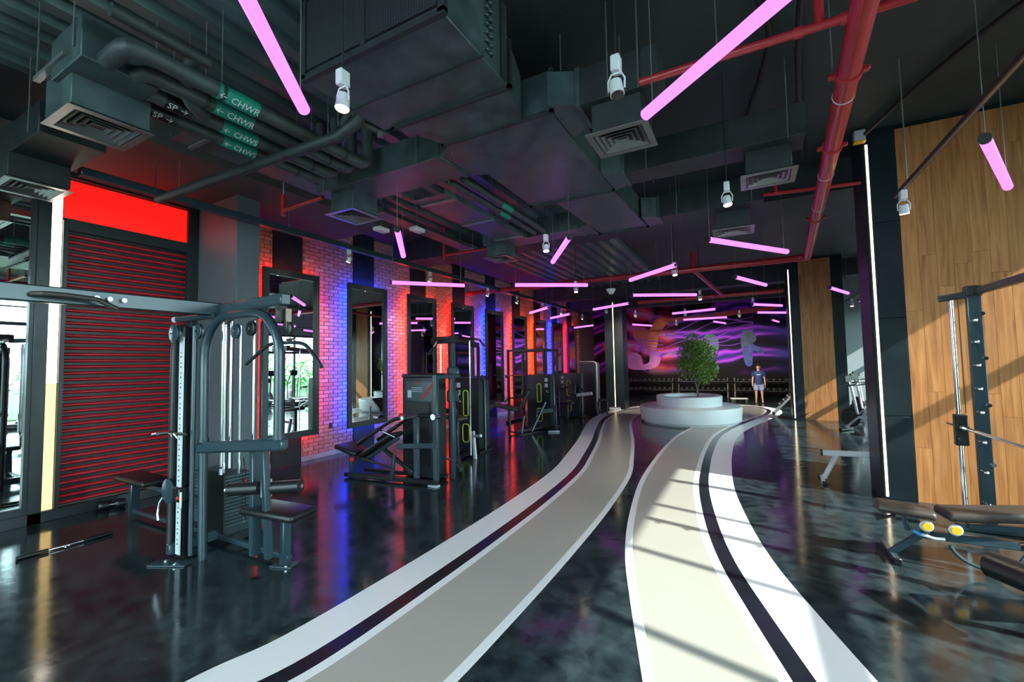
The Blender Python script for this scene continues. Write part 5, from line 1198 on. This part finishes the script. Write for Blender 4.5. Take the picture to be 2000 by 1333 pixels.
# ---------------------------------------------------------------- exercise bikes and ellipticals
def make_bike():
    t = thing('exercise_bike', 'pale exercise bike', 'exercise bike', (0, 0, 0), 'exercise bikes by the windows')
    def Q(n, mb, m): return mb.build(n, m, t)
    for y in (-0.5, 0.5): Q('foot_bar', MB().beam((-0.25, y, 0.04), (0.25, y, 0.04), 0.07, 0.06, 0.01), 'machine_black')
    Q('main_frame', MB().path([(0, -0.5, 0.08), (0, -0.15, 0.30), (0, 0.20, 0.36), (0, 0.5, 0.08)], 0.04, 10), 'white_metal')
    Q('seat_post', MB().tube((0, -0.15, 0.28), (0, -0.32, 0.88), 0.025, 10), 'chrome')
    Q('saddle', MB().sphere((0, -0.34, 0.93), 0.14, (0.75, 1.0, 0.35)), 'pad_vinyl')
    Q('front_post', MB().tube((0, 0.22, 0.34), (0, 0.34, 1.10), 0.030, 10), 'white_metal')
    Q('handlebar', MB().path([(-0.2, 0.12, 1.16), (-0.22, 0.30, 1.12), (0, 0.36, 1.10), (0.22, 0.30, 1.12), (0.2, 0.12, 1.16)], 0.016, 8), 'machine_black')
    Q('console', MB().box((0, 0.42, 1.28), (0.24, 0.05, 0.17), 0, 0.01), 'machine_black')
    Q('console_stem', MB().tube((0, 0.35, 1.08), (0, 0.41, 1.24), 0.02, 8), 'machine_black')
    Q('flywheel', MB().lathe([(0.20, -0.03), (0.23, 0), (0.20, 0.03)], (0, 0.40, 0.33), 20, axis='X'), 'machine_black')
    Q('drive_cover', MB().lathe([(0.13, -0.05), (0.15, 0), (0.13, 0.05)], (0.03, 0.02, 0.36), 18, axis='X'), 'white_metal')
    for s in (-1, 1): Q('pedal', MB().box((s*0.16, 0.02+s*0.12, 0.36-s*0.10), (0.10, 0.09, 0.03), 0, 0.006), 'machine_black')
    Q('crank', MB().tube((-0.12, -0.10, 0.46), (0.12, 0.14, 0.26), 0.014, 8), 'chrome')
    return t
bike = make_bike()
BIKES = [(2.50, 13.2, 0.9, 'pale exercise bike showing between the two oak pillars, nearer the rowing machine'), (2.85, 14.75, 0.7, 'pale exercise bike second from the rowing machine'), (3.3, 17.2, 0.6, 'pale exercise bike close before the grey partition'),
         (4.2, 16.2, -0.9, 'pale exercise bike by the window nearest the grey partition'), (4.2, 17.6, -0.9, 'pale exercise bike in the corner of window and grey partition')]
for i, (x, y, rz, lab) in enumerate(BIKES):
    o = bike if i == 0 else copy_tree(bike)
    o.location = (x, y, 0); o.rotation_euler.z = rz; o['label'] = lab
def make_elliptical():
    t = thing('elliptical_trainer', 'elliptical', 'elliptical', (0, 0, 0), 'elliptical trainers by the windows')
    def Q(n, mb, m): return mb.build(n, m, t)
    Q('base', MB().beam((0, -0.9, 0.06), (0, 0.8, 0.06), 0.10, 0.08, 0.01), 'machine_black')
    for y in (-0.9, 0.8): Q('foot_bar', MB().beam((-0.3, y, 0.04), (0.3, y, 0.04), 0.08, 0.06, 0.01), 'machine_black')
    Q('drive_housing', MB().lathe([(0.26, -0.12), (0.34, -0.08), (0.34, 0.08), (0.26, 0.12)], (0, 0.62, 0.40), 22, axis='X'), 'white_metal')
    Q('mast', MB().beam((0, 0.45, 0.3), (0, 0.38, 1.48), 0.08, 0.08, 0.01), 'white_metal')
    Q('console', MB().box((0, 0.32, 1.56), (0.38, 0.07, 0.26), 0, 0.02), 'machine_black')
    for s in (-1, 1):
        Q('moving_arm', MB().path([(s*0.25, 0.40, 0.35), (s*0.27, 0.40, 1.1), (s*0.24, 0.22, 1.45), (s*0.22, 0.12, 1.72)], 0.02, 8), 'machine_black')
        Q('pedal_rail', MB().beam((s*0.16, -0.75, 0.26), (s*0.18, 0.5, 0.34+s*0.06), 0.06, 0.06, 0.008), 'white_metal')
        Q('foot_plate', MB().box((s*0.16, -0.35, 0.33), (0.16, 0.36, 0.05), 0, 0.015), 'machine_black')
    return t
ell = make_elliptical()
for i, (x, y, rz, lab) in enumerate([(4.0, 9.4, -PI/2, 'elliptical trainer facing the glass beyond the wide oak pillar'), (4.0, 10.9, -PI/2, 'second elliptical trainer past the wide oak pillar'), (4.0, 12.4, -PI/2, 'elliptical trainer in the middle of the window row'), (4.12, 13.6, -PI/2, 'elliptical trainer before the corner exercise bikes')]):
    o = ell if i == 0 else copy_tree(ell)
    o.location = (x, y, 0); o.rotation_euler.z = rz; o['label'] = lab
# ---------------------------------------------------------------- incline rack bench by the narrow pillar
t = thing('incline_bench', 'grey sloping incline bench behind the narrow oak pillar edge', 'bench', (0.95, 16.5, 0))
P('slope_rail', MB().beam((0.72, 16.45, 0.06), (1.42, 16.45, 0.86), 0.07, 0.06, 0.008), 'white_metal')
P('slope_rail', MB().beam((0.72, 16.72, 0.06), (1.42, 16.72, 0.86), 0.07, 0.06, 0.008), 'white_metal')
P('back_board', pad(MB(), (0.86, 16.585, 0.30), (1.42, 16.585, 0.94), 0.26, 0.06, 0.02), 'pad_brown')
P('foot', MB().beam((0.70, 16.38, 0.04), (0.70, 16.80, 0.04), 0.07, 0.07, 0.01), 'machine_black')
P('rear_leg', MB().beam((1.50, 16.585, 0.0), (1.34, 16.585, 0.80), 0.06, 0.06, 0.008), ST)
for k in range(4):
    z = 0.30+k*0.13; x = 0.90+k*0.115
    P('hook', MB().tube((x, 16.44, z+0.02), (x-0.05, 16.44, z+0.10), 0.014, 8), 'white_metal')
# ---------------------------------------------------------------- dumbbell racks before the mural
for i, (x0, lab) in enumerate([(-5.6, 'dark two tier dumbbell rack under the orange part of the mural'), (-3.1, 'dark two tier dumbbell rack behind the planter'), (-0.6, 'dark two tier dumbbell rack behind the standing person')]):
    t = thing('dumbbell_rack', lab, 'rack', (x0+1.15, 23.3, 0))
    for z in (0.35, 0.78): P('shelf', MB().beam((x0, 23.3-0.06*(z > 0.5), z), (x0+2.3, 23.3-0.06*(z > 0.5), z), 0.32, 0.03), 'machine_black')
    for x in (x0+0.05, x0+2.25): P('side_leg', MB().beam((x, 23.15, 0), (x, 23.45, 0.95), 0.06, 0.06, 0.008), 'machine_black')
    for k in range(9):
        for z in (0.366, 0.796):
            o = MB(); xx = x0+0.2+k*0.24; yy = 23.3 - (0.06 if z > 0.5 else 0)
            for s in (-1, 1): o.lathe([(0.05, -0.045), (0.066, -0.03), (0.066, 0.03), (0.05, 0.045)], (xx, yy+s*0.10, z+0.066), 8, axis='Y')
            o.tube((xx, yy-0.1, z+0.066), (xx, yy+0.1, z+0.066), 0.016, 6)
            tag(o.build('dumbbell', 'machine_black'), ['black dumbbell on the %s shelf of the rack under the orange mural part', 'black dumbbell on the %s shelf of the rack behind the planter', 'black dumbbell on the %s shelf of the rack behind the standing person'][i] % ('upper' if z > 0.5 else 'lower'), 'dumbbell', 'dumbbells on the racks')
t = thing('step_platform', 'low grey step platform on the floor left of the standing person', 'step', (-0.35, 20.6, 0))
P('top', MB().box((-0.35, 20.6, 0.18), (0.65, 0.35, 0.05), 0.2, 0.02), 'white_metal')
for s in (-1, 1): P('riser', MB().box((-0.35+s*0.25, 20.6+s*0.05, 0.08), (0.10, 0.34, 0.16), 0.2, 0.01), 'machine_steel')
# ================================================================== PLANTER AND TREE
t = thing('planter', 'white two tier round planter bench with soil', 'planter', (-1.58, 14.15, 0))
cx, cy = -1.58, 14.15
MB().lathe([(1.28, 0.0), (1.30, 0.05), (1.37, 0.07), (1.40, 0.42), (1.385, 0.46), (1.35, 0.475), (0.2, 0.475)], (cx, cy, 0), 64, 1.02, 1.12).build('lower_tier', 'planter_white', t)
up = MB()
prof = [(0.92, 0.46), (0.93, 0.73), (0.91, 0.755), (0.74, 0.755), (0.72, 0.74), (0.70, 0.60), (0.1, 0.60)]
up.lathe(prof, (cx-0.02, cy+0.12, 0), 64, 1.0, 1.15); up.build('upper_tier', 'planter_white', t)
MB().lathe([(0.71, 0.59), (0.70, 0.645), (0.45, 0.67), (0.1, 0.68)], (cx-0.02, cy+0.12, 0), 40, 1.0, 1.15).build('soil', 'soil', t)
MB().lathe([(1.24, 0.0), (1.24, 0.03)], (cx, cy, 0), 48, 1.02, 1.12).build('plinth', 'machine_black', t)
tr = thing('planter_tree', 'slender green tree with yellowish top growing in the white planter', 'tree', (cx+0.24, cy+0.05, 0.66))
bx, by = cx+0.24, cy+0.05
for k, (dx, dy, z1) in enumerate([(0.05, 0.02, 1.9), (-0.08, 0.05, 1.7), (0.10, -0.06, 1.6), (-0.04, -0.08, 1.8)]):
    MB().path(catmull([(bx+0.02*math.cos(k*1.6), by+0.02*math.sin(k*1.6), 0.64), (bx+dx*0.3, by+dy*0.3, 1.0), (bx+dx*1.5, by+dy*1.5, 1.35), (bx+dx*2.6, by+dy*2.6, z1)], 4), 0.016, 7).build('stem', 'bark', tr)
rnd = random.Random(3); vs_, fs = [], []
clumps = [(0, 0, 1.75, 0.48), (-0.18, 0.1, 2.0, 0.38), (0.22, -0.1, 1.9, 0.40), (-0.08, 0, 2.35, 0.27), (0.28, 0.1, 1.5, 0.33), (-0.24, -0.1, 1.6, 0.33), (0.12, 0, 2.15, 0.34), (0.18, 0.05, 1.25, 0.22), (-0.28, 0.0, 2.15, 0.2), (0.4, 0, 1.7, 0.2)]
for k, (dx, dy, z, r) in enumerate(clumps):
    a, f_ = leaf_cloud(int(420*r*r/0.1), (dx, dy, z-0.66), r, 0.045, 90+k, (1, 1, 1.05), 0.15); n0 = len(vs_)
    vs_ += a; fs += [tuple(n0+i for i in q) for q in f_]
me = D.meshes.new('foliage'); me.from_pydata(vs_, [], fs); me.materials.append(MATS['leaf_green'])
o = D.objects.new('foliage', me); COL.objects.link(o); o.parent = tr; o['kind'] = 'stuff'
# ================================================================== PERSON
def skin_mesh(name, verts, edges, radii, m, parent, sub=2, root=0):
    me = D.meshes.new(name); me.from_pydata([V(v) for v in verts], edges, [])
    o = D.objects.new(name, me); COL.objects.link(o)
    md = o.modifiers.new('s', 'SKIN'); sl = me.skin_vertices[0].data
    for i, r in enumerate(radii): sl[i].radius = (r, r) if not isinstance(r, tuple) else r
    sl[root].use_root = True
    md.use_smooth_shade = True
    sd = o.modifiers.new('d', 'SUBSURF'); sd.levels = sub; sd.render_levels = sub
    dg = bpy.context.evaluated_depsgraph_get(); m2 = D.meshes.new_from_object(o.evaluated_get(dg))
    D.objects.remove(o); D.meshes.remove(me)
    m2.name = name; m2.materials.clear(); m2.materials.append(MATS[m])
    for p in m2.polygons: p.use_smooth = True
    o = D.objects.new(name, m2); COL.objects.link(o); o.parent = parent
    return o
def person(loc, rz, H):
    k = H/1.75
    t = thing('person', 'person standing in a navy t-shirt and light blue shorts, arms hanging down', 'person', loc)
    t.rotation_euler.z = rz
    vs_, ed, rd = [], [], []
    def add(p, r, prev=None):
        vs_.append(tuple(c*k for c in p)); rd.append(r*k if not isinstance(r, tuple) else tuple(a*k for a in r)); i = len(vs_)-1
        if prev is not None: ed.append((prev, i))
        return i
    pel = add((0, 0, 0.95), 0.10); wa = add((0, 0, 1.12), 0.10, pel); ch = add((0, 0, 1.32), 0.11, wa); nb = add((0, 0.005, 1.47), 0.07, ch); nk = add((0, 0, 1.54), 0.052, nb)
    hd = add((0, -0.015, 1.60), 0.072, nk); h2 = add((0, -0.01, 1.67), 0.085, hd); add((0, 0, 1.72), 0.06, h2)
    for s in (-1, 1):
        sh = add((s*0.17, 0, 1.40), 0.062, ch); el = add((s*0.235, 0.01, 1.13), 0.040, sh); wr = add((s*0.255, -0.04, 0.89), 0.027, el)
        pa = add((s*0.255, -0.055, 0.82), (0.018, 0.035), wr)
        for j, (dy, L) in enumerate(((-0.032, 0.075), (-0.012, 0.085), (0.010, 0.08), (0.030, 0.062))):
            a = add((s*0.252, -0.055+dy, 0.775), 0.009, pa); b = add((s*0.246, -0.058+dy, 0.775-L*0.55), 0.0085, a); add((s*0.235, -0.06+dy, 0.775-L), 0.007, b)
        a = add((s*0.245, -0.095, 0.83), 0.010, pa); add((s*0.238, -0.115, 0.79), 0.008, a)
        hp = add((s*0.095, 0, 0.86), 0.095, pel); kn = add((s*0.115, -0.01, 0.48), 0.055, hp); an = add((s*0.125, 0.01, 0.09), 0.036, kn); add((s*0.135, -0.09, 0.04), 0.032, an)
    skin_mesh('body', vs_, ed, rd, 'skin', t)
    vs_, ed, rd = [], [], []
    wa_ = add((0, 0, 0.82), 0.168); w0 = add((0, 0, 0.90), 0.165, wa_); w1 = add((0, 0, 1.10), 0.155, w0); c1 = add((0, 0, 1.34), 0.165, w1); add((0, 0, 1.47), (0.09, 0.07), c1)
    for s in (-1, 1):
        a = add((s*0.185, 0, 1.40), 0.082, c1); add((s*0.245, 0.005, 1.20), 0.075, a)
    skin_mesh('t_shirt', vs_, ed, rd, 'shirt_blue', t)
    vs_, ed, rd = [], [], []
    p0 = add((0, 0, 0.98), 0.16)
    for s in (-1, 1):
        a = add((s*0.10, 0, 0.80), 0.135, p0); add((s*0.115, -0.005, 0.54), 0.105, a)
    skin_mesh('shorts', vs_, ed, rd, 'shorts_blue', t)
    def local(mb, n, m):
        o = mb.build(n, m); o.parent = t; return o
    local(MB().sphere((0, 0.012*k, 1.70*k), 0.098*k, (0.92, 1.0, 0.85), 16), 'hair', 'hair_black')
    for s in (-1, 1):
        local(MB().sphere((s*0.13*k, -0.055*k, 0.040*k), 0.05*k, (0.9, 2.2, 0.8), 12), 'shoe', 'shoe_tan')
        local(MB().sphere((s*0.030*k, -0.085*k, 1.645*k), 0.010*k, n=8), 'eye', 'hair_black')
        local(MB().sphere((s*0.088*k, 0.0, 1.635*k), 0.022*k, (0.4, 0.8, 1.3), 8), 'ear', 'skin')
    local(MB().tube((0, -0.085*k, 1.635*k), (0, -0.112*k, 1.605*k), 0.008*k, 8, r2=0.014*k), 'nose', 'skin')
    local(MB().box((0, -0.088*k, 1.578*k), (0.04*k, 0.01*k, 0.008*k)), 'mouth', 'red_pipe')
    local(MB().box((-0.01*k, -0.158*k, 1.30*k), (0.17*k, 0.006*k, 0.028*k), bev=0.002), 'shirt_print', 'label_white')
    return t
person((0.40, 20.7, 0), 0.05, 1.58)
# ================================================================== MURAL FIGURES
FIG = [0]
def figure(polys, m, lab):
    for pl in polys:
        pl = catmull([pl[-1]]+pl+[pl[0], pl[1]], 4)[4:-4-1]
        FIG[0] += 1; dy = 0.003+0.0015*FIG[0]
        o = MB().prism([(x, YB-dy, z) for x, z in pl], (0, dy, 0)).build(lab, m, wall_back, smooth=False)
mat('mural_teal', (0.05, 0.12, 0.16), 0.6, var=0.4, vscale=3)
mat('mural_blue', (0.05, 0.08, 0.38), 0.6, var=0.5, vscale=4)
mat('mural_pink', (0.50, 0.16, 0.50), 0.6, var=0.3, vscale=1.5)
mat('mural_orange', (0.90, 0.17, 0.03), 0.35, var=0.45, vscale=1.2)
mat('mural_red', (0.62, 0.01, 0.02), 0.35, var=0.3, vscale=2)
mat('mural_line', (0.38, 0.10, 0.95), 0.35)
figure([[(-0.10, 3.25), (0.30, 3.18), (0.45, 2.75), (0.30, 2.55), (0.75, 2.25), (0.62, 2.05), (0.30, 2.25), (0.22, 1.55), (-0.05, 1.55), (-0.18, 2.3), (-0.22, 2.8)]], 'mural_blue', 'painted_figure')
figure([[(-0.06, 3.2), (0.28, 3.12), (0.42, 2.78), (0.15, 2.5), (-0.15, 2.55)]], 'mural_teal', 'painted_torso')
figure([[(-1.75, 3.1), (-1.3, 3.0), (-1.2, 2.4), (-1.5, 1.9), (-1.2, 1.4), (-1.5, 1.25), (-1.9, 1.9), (-2.0, 2.6)]], 'mural_teal', 'painted_figure')
figure([[(-5.35, 3.55), (-4.6, 3.45), (-4.3, 3.85), (-4.05, 4.05), (-3.6, 4.0), (-3.75, 3.6), (-4.05, 3.2), (-4.15, 2.6), (-4.5, 2.2), (-4.9, 2.7), (-5.3, 3.0)]], 'mural_orange', 'painted_flow')
figure([[(-4.55, 2.2), (-4.2, 2.4), (-4.0, 1.9), (-4.3, 1.45), (-5.2, 1.35), (-5.1, 1.55), (-4.6, 1.75)]], 'mural_pink', 'painted_flow')
figure([[(-6.9, 2.9), (-5.7, 2.6), (-5.5, 2.2), (-6.2, 2.0), (-7.0, 2.4)]], 'mural_red', 'painted_flow')
figure([[(-3.5, 4.02), (0.9, 4.3), (1.2, 4.15), (-1.2, 3.95), (-3.3, 3.85)]], 'mural_red', 'painted_flow')
figure([[(-5.6, 2.3), (-5.0, 2.1), (-5.05, 1.4), (-5.7, 1.5)]], 'mural_pink', 'painted_flow')
for k in range(7):
    z = 2.5+0.2*k; pts = [(-3.7+j*0.45, YB-0.012, z+0.25*math.sin(j*0.7+k*0.9)+0.04*j) for j in range(10)]
    MB().path(catmull(pts, 4), 0.016+0.006*(k % 3), 5).build('painted_line', 'mural_line', wall_back)
for k in range(6):
    z = 2.4+0.16*k; pts = [(-5.6+j*0.35, YB-0.014, z-0.07*j+0.12*math.sin(j*0.8+k*0.5)) for j in range(6)]
    MB().path(catmull(pts, 4), 0.02, 5).build('painted_line', 'mural_line', wall_back)
